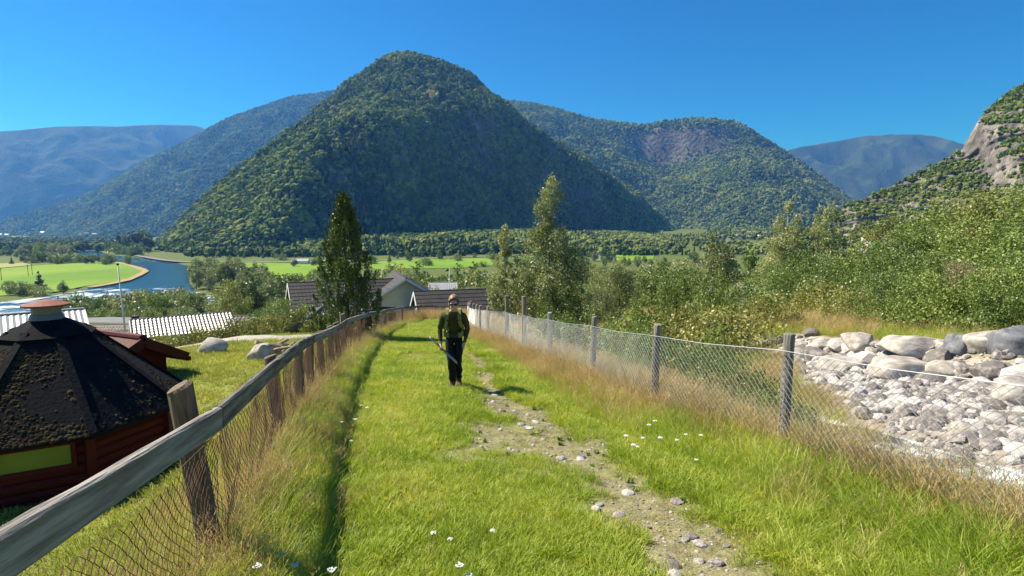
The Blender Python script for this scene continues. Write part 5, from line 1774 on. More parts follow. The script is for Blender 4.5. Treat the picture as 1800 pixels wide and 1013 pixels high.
fern('yellow-green fern just behind the near post of the wire fence', 3.7, 6.9, 0.75, 1)
fern('light green fern beside the running water behind the wire fence', 5.0, 6.0, 0.7, 2)
fern('yellowish fern between the wire fence and the shingle', 4.3, 7.4, 0.7, 3)
fern('small fern low on the slope near the fence foot', 4.35, 6.3, 0.55, 4)

yr = random.Random(3)
mb = MB()
mb.tube([(0, 0, 0), (0.01, 0, 0.15), (0.0, 0.01, 0.30)], 0.0018, 4, m=0)
YSTEM = mb.mesh('stem', [GR['tall']])
mb = MB()
for k in range(16):
    a = yr.random() * 6.28; r = 0.03 * math.sqrt(yr.random())
    mb.ball((r * math.cos(a), r * math.sin(a) + 0.01, 0.305 + yr.gauss(0, 0.003)), (0.008, 0.008, 0.005), 6, 4)
YHEAD = mb.mesh('flower_head', [M['yarrow']])
YPOS = [(1140, 752), (1150, 745), (1100, 772), (1120, 780), (1113, 788), (1130, 770), (1205, 760), (1232, 765), (1225, 800), (1160, 774), (585, 1003), (825, 992), (810, 990), (865, 918), (790, 930), (760, 925), (645, 722), (625, 740), (618, 768), (490, 955), (520, 985), (495, 960), (600, 745), (455, 1000), (1190, 770), (635, 712)]
for k, (u, v) in enumerate(YPOS):
    d = ray(u, v); t = (0.22 - CAM_Z) / (d[2] + 0.12 * d[1]); x, y = d[0] * t, d[1] * t
    e = empty('yarrow_plant', 'white yarrow flower standing in the green grass', 'flower', (x, y, gz(x, y)), yr.random() * 6, 'white yarrow flowers in the grass', 0.55 + 0.25 * yr.random())
    obj('stem', YSTEM, e); obj('flower_head', YHEAD, e)

# ================================================================ BUILDINGS
M['tile_dark'] = pmat('dark_roof_tile', [(0.028, 0.024, 0.024), (0.05, 0.042, 0.04)], 1.5, 0.6, spec=0.4)
M['tile_grey'] = pmat('glazed_grey_tile', [(0.10, 0.09, 0.085), (0.16, 0.15, 0.14)], 2, 0.32, spec=0.6)
M['tile_brown'] = pmat('weathered_brown_tile', [(0.13, 0.10, 0.09), (0.22, 0.17, 0.15)], 2, 0.7, spec=0.3)
M['felt'] = pmat('grey_roofing_felt', [(0.09, 0.09, 0.095), (0.14, 0.14, 0.145)], 1.5, 0.85, spec=0.2, bump=0.2)
M['white_roof'] = pmat('pale_sheet_metal', [(0.30, 0.31, 0.31), (0.38, 0.385, 0.385)], 0.8, 0.5, spec=0.5, metal=0.2)
M['white'] = pmat('white_paint', [(0.70, 0.70, 0.68), (0.80, 0.80, 0.78)], 2, 0.6, spec=0.3)
M['cream'] = pmat('cream_render', [(0.56, 0.48, 0.34), (0.63, 0.55, 0.40)], 1.2, 0.85, spec=0.2)
M['grey_wall'] = pmat('grey_boarding', [(0.22, 0.22, 0.21), (0.29, 0.29, 0.28)], 3, 0.8, spec=0.2, stretch=(8, 8, 0.3))
M['red'] = pmat('dark_red_paint', [(0.05, 0.004, 0.0035), (0.085, 0.007, 0.006)], 3, 0.7, spec=0.25, stretch=(0.5, 0.5, 6))
M['ochre'] = pmat('ochre_boarding', [(0.42, 0.27, 0.10), (0.50, 0.33, 0.14)], 3, 0.8, spec=0.2)
M['glass'] = pmat('window_glass', [(0.02, 0.025, 0.03), (0.03, 0.04, 0.05)], 1, 0.08, spec=0.6)
M['orange'] = pmat('orange_tile', [(0.40, 0.14, 0.06), (0.5, 0.2, 0.09)], 2, 0.8, spec=0.2)
M['brick'] = pmat('dark_chimney_brick', [(0.05, 0.045, 0.045), (0.09, 0.08, 0.08)], 6, 0.9, spec=0.1)


def roof_sheet(name, L, run, rise, mat, nx, ny, amp, step, sgn, thick=0.09):
    """one slope of a roof: rows of tiles stepped down the slope and rounded across"""
    V = []; F = []
    sl = math.hypot(run, rise)
    nrm = np.array([0, sgn * rise / sl, run / sl])
    px = max(2, nx * 4)
    rows = []
    for j in range(ny):
        rows += [(j / ny, step), ((j + 0.97) / ny, step * 2.0)]
    for (t, lift) in rows:
        for i in range(px + 1):
            x = -L / 2 + L * i / px
            w = amp * (0.5 + 0.5 * math.cos(2 * math.pi * i * nx / px))
            p = np.array([x, sgn * run * t, -rise * t]) + nrm * (lift + w + thick)
            V.append(p)
    m = px + 1
    for j in range(len(rows) - 1):
        for i in range(px):
            q = (j * m + i, j * m + i + 1, (j + 1) * m + i + 1, (j + 1) * m + i)
            F.append(q if sgn < 0 else q[::-1])
    b = len(V)
    for t in (0, 1):
        for x in (-L / 2, L / 2):
            V.append(np.array([x, sgn * run * t, -rise * t]))
    F.append((b, b + 1, b + 3, b + 2) if sgn > 0 else (b, b + 2, b + 3, b + 1))
    last = (len(rows) - 1) * m
    F.append((0, last, b + 2, b)); F.append((px, b + 1, b + 3, last + px)); F.append((last, last + px, b + 3, b + 2))
    return mesh_py(name, V, F, [mat])


def house(name, label, loc, yaw, L, Wd, h, rise, wall, roof, trim, tiles=(20, 8, 0.02, 0.015), ov=(0.35, 0.45), windows=(), chimney=None, boards=False, group=None, cat='house', barge=True):
    """gabled building: ridge along its own X axis, origin on the ground"""
    e = empty(name, label, cat, loc, yaw, group)
    hw = Wd / 2; z0 = -0.6
    V = [(-L / 2, -hw, z0), (L / 2, -hw, z0), (L / 2, hw, z0), (-L / 2, hw, z0), (-L / 2, -hw, h), (L / 2, -hw, h), (L / 2, hw, h), (-L / 2, hw, h), (-L / 2, 0, h + rise), (L / 2, 0, h + rise)]
    F = [(0, 1, 5, 4), (1, 2, 6, 9, 5), (2, 3, 7, 6), (3, 0, 4, 8, 7)]
    obj('wall', mesh_py('wall', V, F, [wall]), e)
    run = hw + ov[1]; rr = rise * run / hw
    for sg in (-1, 1):
        o = obj('roof_slope', roof_sheet('roof_slope', L + 2 * ov[0], run, rr, roof, *tiles, sg), e, loc=(0, 0, h + rise + 0.02))
    mb = MB().tube([(-L / 2 - ov[0], 0, h + rise + 0.13), (L / 2 + ov[0], 0, h + rise + 0.13)], 0.09, 8)
    mb.obj('ridge_cap', roof, e)
    if barge:
        for x in (-L / 2 - ov[0] - 0.025, L / 2 + ov[0] + 0.025):
            for sg in (-1, 1):
                mb = MB().bar((x, 0, h + rise + 0.03), (x, sg * (run + 0.02), h + rise - rr + 0.03), 0.045, 0.22)
                mb.obj('bargeboard', trim, e)
        for sg in (-1, 1):
            MB().bar((-L / 2 - ov[0] - 0.05, sg * (run + 0.05), h + rise - rr - 0.02), (L / 2 + ov[0] + 0.05, sg * (run + 0.05), h + rise - rr - 0.02), 0.08, 0.11).obj('gutter', trim, e)
    for (side, p, zc, w, hh) in windows:
        if side in 'FB':
            y = -hw if side == 'F' else hw; s = -1 if side == 'F' else 1
            c = (p, y + s * 0.03, zc); dims = (w, 0.06, hh); axis = 0
        else:
            x = -L / 2 if side == 'L' else L / 2; s = -1 if side == 'L' else 1
            c = (x + s * 0.03, p, zc); dims = (0.06, w, hh); axis = 1
        wo_ = MB()
        t = 0.09
        for a_, b_ in ((0, 1), (0, -1)):
            if axis == 0:
                wo_.box((c[0], c[1], c[2] + b_ * hh / 2), (w + t, 0.08, t))
                wo_.box((c[0] + b_ * w / 2, c[1], c[2]), (t, 0.075, hh - t))
            else:
                wo_.box((c[0], c[1], c[2] + b_ * hh / 2), (0.08, w + t, t))
                wo_.box((c[0], c[1] + b_ * w / 2, c[2]), (0.075, t, hh - t))
        wf = wo_.obj('window', trim, e)
        MB().box(c, (dims[0] if axis == 0 else 0.03, 0.03 if axis == 0 else dims[1], hh)).obj('pane', M['glass'], wf)
    if chimney:
        cx, cyy, ch = chimney
        mb = MB().box((cx, cyy, h + rise - 0.3 + ch / 2), (0.55, 0.55, ch + 0.6))
        mb.box((cx, cyy, h + rise + ch + 0.04), (0.68, 0.68, 0.1))
        mb.obj('chimney', M['brick'], e)
    return e


def on(u, v, y):
    p = at_y(u, v, y)
    return (float(p[0]), y)


# white-gabled dark tiled house behind the juniper
x, y = on(603, 500, 56)
zr = float(at_y(603, 496, 56)[2])
house('house', 'dark-tiled house with white gable edge behind the juniper', (x, y, zr - 5.3), R_(27), 10.0, 7.4, 2.9, 2.4, M['ochre'], M['tile_dark'], M['white'], tiles=(30, 9, 0.006, 0.035), windows=[('F', -2.5, 1.6, 1.2, 1.1), ('F', 1.5, 1.6, 1.2, 1.1), ('L', 0, 1.6, 1.0, 1.1)])
x, y = on(704, 500, 59)
zr = float(at_y(704, 492, 54)[2])
house('house', 'cream-walled house gable with white roof edge beside the juniper', (x, y, zr - 5.2), R_(108), 9.0, 6.2, 3.3, 1.9, M['cream'], M['tile_dark'], M['white'], tiles=(24, 8, 0.006, 0.035), windows=[('F', -1, 1.7, 1.2, 1.1), ('L', 1.4, 1.4, 0.9, 1.0)], ov=(0.5, 0.5))
x, y = on(792, 515, 52)
zr = float(at_y(792, 513, 52)[2])
house('house', 'low dark-tiled house with white gable edges at the end of the path', (x, y, zr - 4.2), R_(18), 6.4, 6.0, 2.3, 1.9, M['white'], M['tile_dark'], M['white'], tiles=(22, 7, 0.006, 0.035), windows=[('F', -1.5, 1.3, 1.1, 1.0), ('F', 1.5, 1.3, 1.1, 1.0)])
x, y = on(778, 500, 100)
house('house', 'white house block among the trees behind the low dark-tiled house', (x, y, float(at_y(778, 498, 100)[2]) - 5.4), R_(8), 4.5, 6, 3.6, 1.8, M['white'], M['white_roof'], M['white'], tiles=(14, 6, 0.02, 0.01))
# red shed with grey felt roof
x, y = -11.5, 31.7
zr = float(at_y(541, 562, 29)[2])
house('red_shed', 'dark red shed with smooth grey felt roof below the rail fence', (x, y, zr - 2.65), R_(101), 5.0, 2.7, 1.95, 0.68, M['red'], M['felt'], M['felt'], tiles=(4, 2, 0.0, 0.004), cat='shed', ov=(0.3, 0.3))
# garage with glazed tiles
x, y = on(322, 580, 38)
zr = float(at_y(322, 559, 38)[2])
house('garage', 'grey garage with glazed checkered tile roof behind the hedge', (x, y, zr - 3.0), R_(37), 5.6, 3.6, 2.15, 0.85, M['grey_wall'], M['tile_grey'], M['white'], tiles=(26, 7, 0.05, 0.03), cat='garage', ov=(0.25, 0.3))
# pale sheet metal roof behind the hut
pe = at_y(150, 546, 36)
x, y = float(pe[0]) - 6.9 * math.cos(R_(43)) + 3.0, float(pe[1]) - 6.9 * math.sin(R_(43))
zr = float(pe[2])
house('outbuilding', 'long outbuilding with bright ribbed sheet metal roof behind the red hut', (x - 3.0, y, zr - 4.2), R_(43), 13.0, 7.5, 2.4, 1.8, M['white'], M['white_roof'], M['white'], tiles=(46, 2, 0.03, 0.004), cat='building')
# brown tiled roofs beyond
x, y = on(197, 580, 60)
house('house', 'low house with weathered brown tiles and dark chimney near the flagpole', (x, y, float(at_y(197, 573, 60)[2]) - 4.0), R_(6), 6.5, 5.5, 2.3, 1.7, M['grey_wall'], M['tile_brown'], M['white'], tiles=(22, 9, 0.03, 0.02), chimney=(2.2, 0.6, 0.9))
x, y = on(245, 590, 48)
house('house', 'small brown tiled roof between the flagpole and the garage', (x, y, float(at_y(245, 582, 48)[2]) - 3.6), R_(6), 3.6, 4, 2.2, 1.3, M['grey_wall'], M['tile_brown'], M['white'], tiles=(12, 7, 0.03, 0.02))
x, y = on(404, 570, 50)
house('house', 'small grey-brown tiled hip end right of the garage', (x, y, float(at_y(404, 557, 50)[2]) - 3.6), R_(12), 2.6, 4.4, 2.0, 1.5, M['grey_wall'], M['tile_brown'], M['white'], tiles=(10, 9, 0.03, 0.02))
# right hand side: grey gabled house, white cottage
x, y = on(1206, 515, 58)
house('house', 'grey gabled house with brown roof half hidden by the light green saplings', (x, y, float(at_y(1206, 500, 58)[2]) - 4.4), R_(118), 6.5, 4.6, 2.6, 1.7, M['grey_wall'], M['tile_brown'], M['white'], tiles=(18, 8, 0.03, 0.02))
x, y = on(1356, 515, 62)
house('cottage', 'small white cottage behind the leafy bush under the tall birches', (x, y, float(at_y(1356, 496, 62)[2]) - 4.6), R_(75), 4.5, 3.6, 3.2, 1.4, M['white'], M['tile_brown'], M['white'], tiles=(12, 6, 0.03, 0.02))
x, y = on(1308, 515, 66)
house('cottage', 'white cottage wall glimpsed beside the dark spruce gap', (x, y, float(at_y(1308, 499, 66)[2]) - 4.4), R_(80), 4, 3, 3.0, 1.3, M['white'], M['tile_brown'], M['white'], tiles=(12, 6, 0.03, 0.02))
# field barns
x, y = on(1053, 450, 640)
house('farmhouse', 'pale yellow farmhouse on the green field under the great mountain', (x, y, ZV), R_(60), 9, 7, 5, 3.4, M['cream'], M['tile_brown'], M['white'], tiles=(8, 4, 0.03, 0.02))
x, y = on(1078, 452, 620)
house('farm_shed', 'small yellow shed beside the pale farmhouse', (x, y, ZV), R_(60), 7, 5, 3.4, 2.2, M['cream'], M['tile_brown'], M['white'], tiles=(8, 4, 0.03, 0.02), cat='shed')
x, y = on(529, 462, 560)
house('barn', 'low white barn beside the road across the green field', (x, y, ZV), R_(5), 16, 8, 3.5, 2.0, M['white'], M['white_roof'], M['white'], tiles=(8, 3, 0.03, 0.02), cat='barn')
# the village below the long ridge and farms far down the valley
vr = random.Random(21)
for k in range(26):
    u = vr.uniform(1240, 1350); y = vr.uniform(1120, 1680)
    p = at_y(u, 420, y); p[2] = gz(p[0], y) + 6
    wm_, rm_ = vr.choice(['white', 'white', 'cream', 'grey_wall']), vr.choice(['tile_brown', 'felt', 'tile_dark', 'white_roof'])
    house('village_house', {'white': 'white', 'cream': 'cream', 'grey_wall': 'grey'}[wm_] + '-walled village house with ' + {'tile_brown': 'brown', 'felt': 'grey', 'tile_dark': 'dark', 'white_roof': 'pale'}[rm_] + ' roof below the long blue ridge', (float(p[0]), y, float(p[2]) - 6), vr.random() * 3.1, vr.uniform(9, 20), vr.uniform(8, 11), vr.uniform(4.5, 6.5), vr.uniform(2, 3.5), M[wm_], M[rm_], M['white'], tiles=(4, 2, 0.02, 0.02), group='houses of the village', barge=False)
for k, (u, v, y, w, lab) in enumerate(((1527, 420, 420, 9, 'house with an orange tiled roof seen between the grove trees'), (1537, 427, 390, 10, 'white house with a long pale roof between the grove trees'), (1515, 437, 300, 7, 'small brown-roofed house behind the leaning bare trunk'), (1538, 462, 150, 3.2, 'small white gable glimpsed through the alder leaves'), (1557, 424, 400, 8, 'white house hidden behind the dark forked limbs'))):
    p = at_y(u, v, y)
    house('village_house', lab, (float(p[0]), y, float(p[2]) - w * 0.45), R_(20 * k), w * 1.2, w, w * 0.42, w * 0.25, M['white'], M['orange' if k in (0, 2) else 'white_roof'], M['white'], tiles=(6, 3, 0.02, 0.02), barge=False)
for k, (u, v, y) in enumerate(((200, 423, 1700), (206, 426, 1500), (212, 421, 1750), (208, 424.5, 1600), (75, 408, 2350), (152, 409, 2400), (166, 411, 2300), (12, 412.5, 2350), (2, 412, 2400), (140, 411.5, 2350))):
    p = at_y(u, v, y); p[2] = max(p[2], ZV + 5)
    house('farmhouse', 'tiny white farmhouse far down the valley beyond the river', (float(p[0]), y, float(p[2]) - 5), vr.random() * 3, vr.uniform(10, 18), 8, 4.5, 3, M['white'], M['white_roof'], M['white'], tiles=(4, 2, 0.02, 0.02), group='far farmhouses down the valley', barge=False)

# ---------------------------------------------------------------- the eight sided grill hut
M['shingle'] = pmat('black_roof_felt', [(0.006, 0.007, 0.009), (0.013, 0.014, 0.018)], 5, 0.9, spec=0.08, bump=0.5)
M['moss'] = pmat('brown_roof_moss', [(0.016, 0.012, 0.009), (0.035, 0.027, 0.017), (0.09, 0.07, 0.03)], 6, 0.95, bump=0.8, bscale=25, spec=0.05)
M['capmetal'] = pmat('rusty_red_cap', [(0.16, 0.045, 0.028), (0.25, 0.075, 0.045)], 4, 0.7, spec=0.3)
M['sheetgrey'] = pmat('grey_flashing', [(0.10, 0.105, 0.11), (0.16, 0.165, 0.17)], 4, 0.5, spec=0.5)
M['green_pane'] = pmat('lawn_reflection_pane', [(0.12, 0.17, 0.018), (0.18, 0.24, 0.028)], 2, 0.5, spec=0.4)  # the lawn's reflection in the glass, painted in as flat green
HX, HY = -6.46, 7.42
HZ = gz(HX, HY)
EAVE, APEX, HR = -0.85, 0.45, 1.66
hut = empty('grill_hut', 'eight-sided dark red wooden hut with black mossy pointed roof beside the rail fence', 'hut', (HX, HY, 0), R_(7.7))
C8 = [(math.cos(k * math.pi / 4), math.sin(k * math.pi / 4)) for k in range(8)]
ez = EAVE; rt = 0.42; tz = APEX - 0.16
WR = HR - 0.24
mossr = np.random.default_rng(2)
for k in range(8):
    a, b = C8[k], C8[(k + 1) % 8]
    # roof panel with thickness
    V = [(a[0] * HR, a[1] * HR, ez), (b[0] * HR, b[1] * HR, ez), (b[0] * rt, b[1] * rt, tz), (a[0] * rt, a[1] * rt, tz)]
    V += [(p[0], p[1], p[2] - 0.05) for p in V]
    pan = obj('roof_panel', mesh_py('roof_panel', V, [(0, 1, 2, 3), (7, 6, 5, 4), (0, 4, 5, 1), (1, 5, 6, 2), (2, 6, 7, 3), (3, 7, 4, 0)], [M['shingle']]), hut)
    # lumps of moss lying on it
    mb = MB()
    nm = 1500 if k in (5, 6) else 500
    P0 = [np.array(v) for v in V[:4]]
    nrm = np.cross(P0[1] - P0[0], P0[3] - P0[0]); nrm /= np.linalg.norm(nrm)
    for m in range(nm):
        s_, t_ = mossr.random(), mossr.random() ** (1.5 if k in (5, 6) else 1.0) * 0.85
        lo = P0[0] * (1 - s_) + P0[1] * s_; hi = P0[3] * (1 - s_) + P0[2] * s_
        p = lo * (1 - t_) + hi * t_
        if fbm(np.array([p[0] * 2.2 + k]), np.array([p[1] * 2.2]), 5, 3)[0] < (-0.12 if k in (5, 6) else 0.05) + 0.15 * mossr.normal():
            continue
        r_ = 0.008 + 0.026 * mossr.random() ** 2
        n_ = 6
        vv = [p + nrm * (0.003 + r_ * 0.35)]
        t1 = (P0[1] - P0[0]); t1 /= np.linalg.norm(t1); t2 = np.cross(nrm, t1)
        for i in range(n_):
            an = 2 * math.pi * i / n_
            vv.append(p + nrm * 0.001 + (t1 * math.cos(an) + t2 * math.sin(an)) * r_ * (0.7 + 0.6 * mossr.random()))
        mb.add(vv, [(0, 1 + i, 1 + (i + 1) % n_) for i in range(n_)])
    mo = mb.obj('moss', M['moss'], pan)
    mo['kind'] = 'stuff'
    # hip strip on the ridge between the panels
    MB().bar((a[0] * (HR - 0.01), a[1] * (HR - 0.01), ez + 0.02), (a[0] * rt, a[1] * rt, tz + 0.02), 0.09, 0.02).obj('hip_strip', M['shingle'], hut)
    # upper skirt
    V = [(a[0] * 0.56, a[1] * 0.56, tz - 0.06), (b[0] * 0.56, b[1] * 0.56, tz - 0.06), (b[0] * 0.17, b[1] * 0.17, APEX), (a[0] * 0.17, a[1] * 0.17, APEX)]
    obj('skirt_panel', mesh_py('skirt_panel', V, [(0, 1, 2, 3)], [M['shingle']]), hut)
    # wall boards: each one a log-like board
    nb = 9
    zb = HZ - 0.2
    hb = (ez - 0.02 - zb) / nb
    A = Vector((a[0] * WR, a[1] * WR, 0)); B = Vector((b[0] * WR, b[1] * WR, 0))
    for j in range(nb):
        zc = zb + hb * (j + 0.5)
        mb = MB()
        out = (A + B).normalized()
        V = []
        prof = [(-0.03, -0.5), (0.012, -0.48), (0.03, -0.25), (0.034, 0.0), (0.03, 0.25), (0.012, 0.48), (-0.03, 0.5)]
        for end in (A, B):
            for (o_, z_) in prof:
                V.append((end.x + out.x * o_, end.y + out.y * o_, zc + z_ * hb))
        F = [(i, i + 7, i + 8, i + 1) for i in range(6)]
        obj('wall_board', mesh_py('wall_board', V, F, [M['red']]), hut)
    MB().box((a[0] * (WR + 0.03), a[1] * (WR + 0.03), (zb + ez) / 2), (0.10, 0.10, ez - zb), Matrix.Rotation(k * math.pi / 4, 3, 'Z')).obj('corner_post', M['red'], hut)
k = 6
a, b = C8[k], C8[k + 1]
A = Vector((a[0] * WR, a[1] * WR, 0)); B = Vector((b[0] * WR, b[1] * WR, 0))
out = (A + B).normalized(); mid = (A + B) / 2
yaw = math.atan2(out.y, out.x)
wz = ez - 0.24
rot = Matrix.Rotation(yaw, 3, 'Z')
wf = MB()
for sg in (-1, 1):
    wf.box(mid + out * 0.06 + rot @ Vector((0, 0, sg * 0.15)) + Vector((0, 0, wz)), (0.06, 0.86, 0.05), rot)
    wf.box(mid + out * 0.058 + rot @ Vector((0, sg * 0.40, 0)) + Vector((0, 0, wz)), (0.055, 0.05, 0.25), rot)
wfo = wf.obj('window', M['red'], hut)
MB().box(mid + out * 0.05 + Vector((0, 0, wz)), (0.03, 0.76, 0.26), rot).obj('pane', M['green_pane'], wfo)
capo = MB()
capo.tube([(0, 0, APEX - 0.02), (0, 0, APEX + 0.05)], [0.2, 0.18], 16)
capo.obj('collar', M['sheetgrey'], hut)
MB().tube([(0, 0, APEX + 0.05), (0, 0, APEX + 0.19)], [0.165, 0.165], 16).obj('smoke_pipe', M['sheetgrey'], hut)
cp = MB()
for (r_, z_), (r2, z2) in zip([(0.27, APEX + 0.16), (0.27, APEX + 0.185), (0.1, APEX + 0.235)], [(0.27, APEX + 0.185), (0.1, APEX + 0.235), (0.0001, APEX + 0.245)]):
    cp.tube([(0, 0, z_), (0, 0, z2)], [r_, r2], 16, cap=(r_ == 0.27 and r2 == 0.27))
cp.obj('smoke_cap', M['capmetal'], hut)

# red store with wide eaves just behind the hut
x, y = on(214, 600, 13.2)
zr = float(at_y(185, 585, 13.2)[2])
house('red_store', 'small dark red store with wide plank eaves peeping out behind the grill hut', (x - 0.1, y, zr - 1.85), R_(-24), 1.3, 1.5, 1.25, 0.42, M['red'], M['red'], M['red'], tiles=(5, 3, 0.004, 0.006), ov=(0.35, 0.3), cat='shed')

# flagpole, poles
M['pole_white'] = pmat('white_pole_paint', [(0.6, 0.6, 0.58), (0.7, 0.7, 0.68)], 3, 0.5)
x, y = on(222, 590, 40)
zt = float(at_y(216, 466, 40)[2])
fp = empty('flagpole', 'tall thin white flagpole rising beside the garage', 'pole', (x, y, gz(x, y)))
MB().tube([(0, 0, -0.3), (-0.1, 0, (zt - gz(x, y)) * 0.5), (-0.24, 0, zt - gz(x, y))], [0.075, 0.06, 0.035], 8).obj('shaft', M['pole_white'], fp, smooth=True)
MB().ball((-0.24, 0, zt - gz(x, y) + 0.05), 0.09).obj('finial', M['tile_dark'], fp, smooth=True)
x, y = on(790, 500, 62)
zt = float(at_y(791, 470, 62)[2])
fp = empty('flagpole', 'thin pole with a small pennant behind the walker', 'pole', (x, y, gz(x, y)))
MB().tube([(0, 0, -0.3), (0, 0, zt - gz(x, y))], [0.05, 0.03], 6).obj('shaft', M['pole_white'], fp, smooth=True)
MB().add([(0, 0, zt - gz(x, y)), (-0.5, 0.1, zt - gz(x, y) - 0.5), (0, 0, zt - gz(x, y) - 0.45)], [(0, 1, 2)]).obj('pennant', M['capmetal'], fp)
for u, v, lab in ((50, 478, 'wooden utility pole standing on the wide green field'), (57, 476, 'second wooden utility pole beside it on the wide green field'), (3, 486, 'utility pole at the outer edge of the wide field')):
    p = at_z(u, v + 8, ZV)
    e = empty('utility_pole', lab, 'pole', (p[0], p[1], ZV))
    MB().tube([(0, 0, 0), (0, 0, 9)], 0.16, 6).obj('shaft', M['bark'], e)
    MB().box((0, 0, 8.4), (1.8, 0.15, 0.15)).obj('crossarm', M['bark'], e)

# logs piled beside the fence
M['log'] = pmat('split_log', [(0.24, 0.17, 0.10), (0.42, 0.33, 0.22), (0.55, 0.46, 0.34)], 6, 0.9, bump=0.4, spec=0.1, stretch=(0.4, 4, 4))
lg = random.Random(5)
for k in range(13):
    u = 470 + k * 3.2; y = 17.5 + lg.uniform(-0.3, 0.6)
    px = at_y(u, 600, y)[0]
    L_ = lg.uniform(0.5, 0.95); r_ = lg.uniform(0.04, 0.08)
    mb = MB().tube([(-L_ / 2, 0, 0), (0, lg.gauss(0, 0.02), lg.gauss(0, 0.02)), (L_ / 2, 0, 0)], [r_, r_ * 0.95, r_ * 0.85], 7)
    mb.obj('log', M['log'], None, label='weathered split log in the pile beside the rail fence', cat='log', group='logs piled beside the rail fence', loc=(px, y, gz(px, y) + 0.1 + 0.28 * lg.random()), rot=(0, lg.gauss(0, 0.35), lg.uniform(-0.9, 0.9)))


# parked cars by the gardens
def car(label, x, y, yaw, col):
    z = gz(x, y)
    e = empty('parked_car', label, 'car', (x, y, z + 0.02), yaw)
    paint = pmat('car_paint', [col, [c * 0.95 for c in col]], 1, 0.25, spec=0.6)
    side = [(-2.1, 0.3), (-2.15, 0.75), (-1.95, 0.95), (-1.1, 1.0), (-0.5, 1.42), (0.9, 1.45), (1.6, 1.05), (2.05, 0.95), (2.12, 0.6), (2.05, 0.3)]
    V = [(px, -0.82 + (0.12 if pz > 1.2 else 0), pz) for px, pz in side] + [(px, 0.82 - (0.12 if pz > 1.2 else 0), pz) for px, pz in side]
    n = len(side)
    F = [(i, (i + 1) % n, (i + 1) % n + n, i + n) for i in range(n)] + [tuple(range(n - 1, -1, -1)), tuple(range(n, 2 * n))]
    obj('body', mesh_py('body', V, F, [paint]), e)
    MB().add([(-1.0, -0.835, 1.02), (1.45, -0.835, 1.04), (0.85, -0.735, 1.38), (-0.48, -0.735, 1.36)], [(0, 1, 2, 3)]).add([(-1.0, 0.835, 1.02), (-0.48, 0.735, 1.36), (0.85, 0.735, 1.38), (1.45, 0.835, 1.04)], [(0, 1, 2, 3)]).obj('side_window', M['glass'], e)
    MB().add([(-1.12, -0.7, 1.03), (-0.54, -0.6, 1.40), (-0.54, 0.6, 1.40), (-1.12, 0.7, 1.03)], [(0, 1, 2, 3)]).obj('windscreen', M['glass'], e)
    for sx in (-1.35, 1.3):
        for sy in (-0.78, 0.78):
            MB().tube([(sx, sy - 0.1, 0.31), (sx, sy + 0.1, 0.31)], 0.31, 12).obj('wheel', M['tile_dark'], e)


car('pale blue parked car in the gap beside the dark round garden tree', on(432, 540, 80)[0], 80, R_(10), (0.35, 0.5, 0.6))
car('white parked car below the pale blue one in the garden gap', on(438, 555, 70)[0], 70, R_(15), (0.7, 0.7, 0.7))
car('blue parked car with bright window left of the white-gabled house', on(465, 530, 88)[0], 88, R_(-30), (0.12, 0.3, 0.42))

# ================================================================ THE WALKER
M['skin'] = pmat('skin', [(0.52, 0.31, 0.23), (0.6, 0.38, 0.29)], 12, 0.55, spec=0.3)
M['sweater'] = pmat('olive_sweater', [(0.045, 0.05, 0.02), (0.075, 0.08, 0.034)], 14, 0.9, bump=0.4, bscale=60, spec=0.1)
M['trousers'] = pmat('black_trousers', [(0.008, 0.008, 0.012), (0.016, 0.016, 0.022)], 12, 0.8, bump=0.5, bscale=25, spec=0.2)
M['boot'] = pmat('brown_boot', [(0.07, 0.04, 0.028), (0.13, 0.08, 0.055)], 14, 0.7, spec=0.3)
M['hair'] = pmat('dark_blond_hair', [(0.15, 0.09, 0.045), (0.34, 0.23, 0.12)], 40, 0.5, spec=0.4, stretch=(3, 3, 0.6))
M['strap'] = pmat('olive_yellow_webbing', [(0.16, 0.155, 0.055), (0.25, 0.235, 0.095)], 20, 0.85, spec=0.1)
M['pack'] = pmat('dark_green_pack_cloth', [(0.03, 0.04, 0.022), (0.055, 0.065, 0.035)], 10, 0.8, spec=0.15)
M['black'] = pmat('black_plastic', [(0.006, 0.006, 0.007), (0.012, 0.012, 0.014)], 10, 0.35, spec=0.5)
M['alu'] = pmat('brushed_aluminium', [(0.35, 0.35, 0.35), (0.5, 0.5, 0.5)], 20, 0.35, metal=0.6, spec=0.5)


def skinned(name, J, E, mats, matof, sub=2, root=0):
    """joints with radii grown into one continuous surface; matof maps a face centre to a material"""
    me = bpy.data.meshes.new(name)
    names = list(J)
    ix = {k: i for i, k in enumerate(names)}
    me.from_pydata([J[k][0] for k in names], [(ix[a], ix[b]) for a, b in E], [])
    o = bpy.data.objects.new(name, me)
    COL.objects.link(o)
    md = o.modifiers.new('skin', 'SKIN')
    md.branch_smoothing = 0.4
    md.use_smooth_shade = True
    for i, k in enumerate(names):
        r = J[k][1]
        sv = me.skin_vertices[0].data[i]
        sv.radius = r if hasattr(r, '__len__') else (r, r)
        sv.use_root = (i == root)
    sb = o.modifiers.new('sub', 'SUBSURF'); sb.levels = sub; sb.render_levels = sub
    dg = bpy.context.evaluated_depsgraph_get()
    out = bpy.data.meshes.new_from_object(o.evaluated_get(dg))
    bpy.data.objects.remove(o)
    out.materials.clear()
    for m in mats:
        out.materials.append(m)
    segs = [(np.array(J[a][0]), np.array(J[b][0]), a, b) for a, b in E]
    for p in out.polygons:
        c = np.array(p.center)
        best = None
        for A, B, a, b in segs:
            d = B - A
            t = min(1, max(0, float(np.dot(c - A, d) / np.dot(d, d))))
            q = np.linalg.norm(c - A - t * d)
            if best is None or q < best[0]:
                best = (q, a, b, t)
        p.material_index = matof(best[1], best[2], best[3], c)
        p.use_smooth = True
    return out


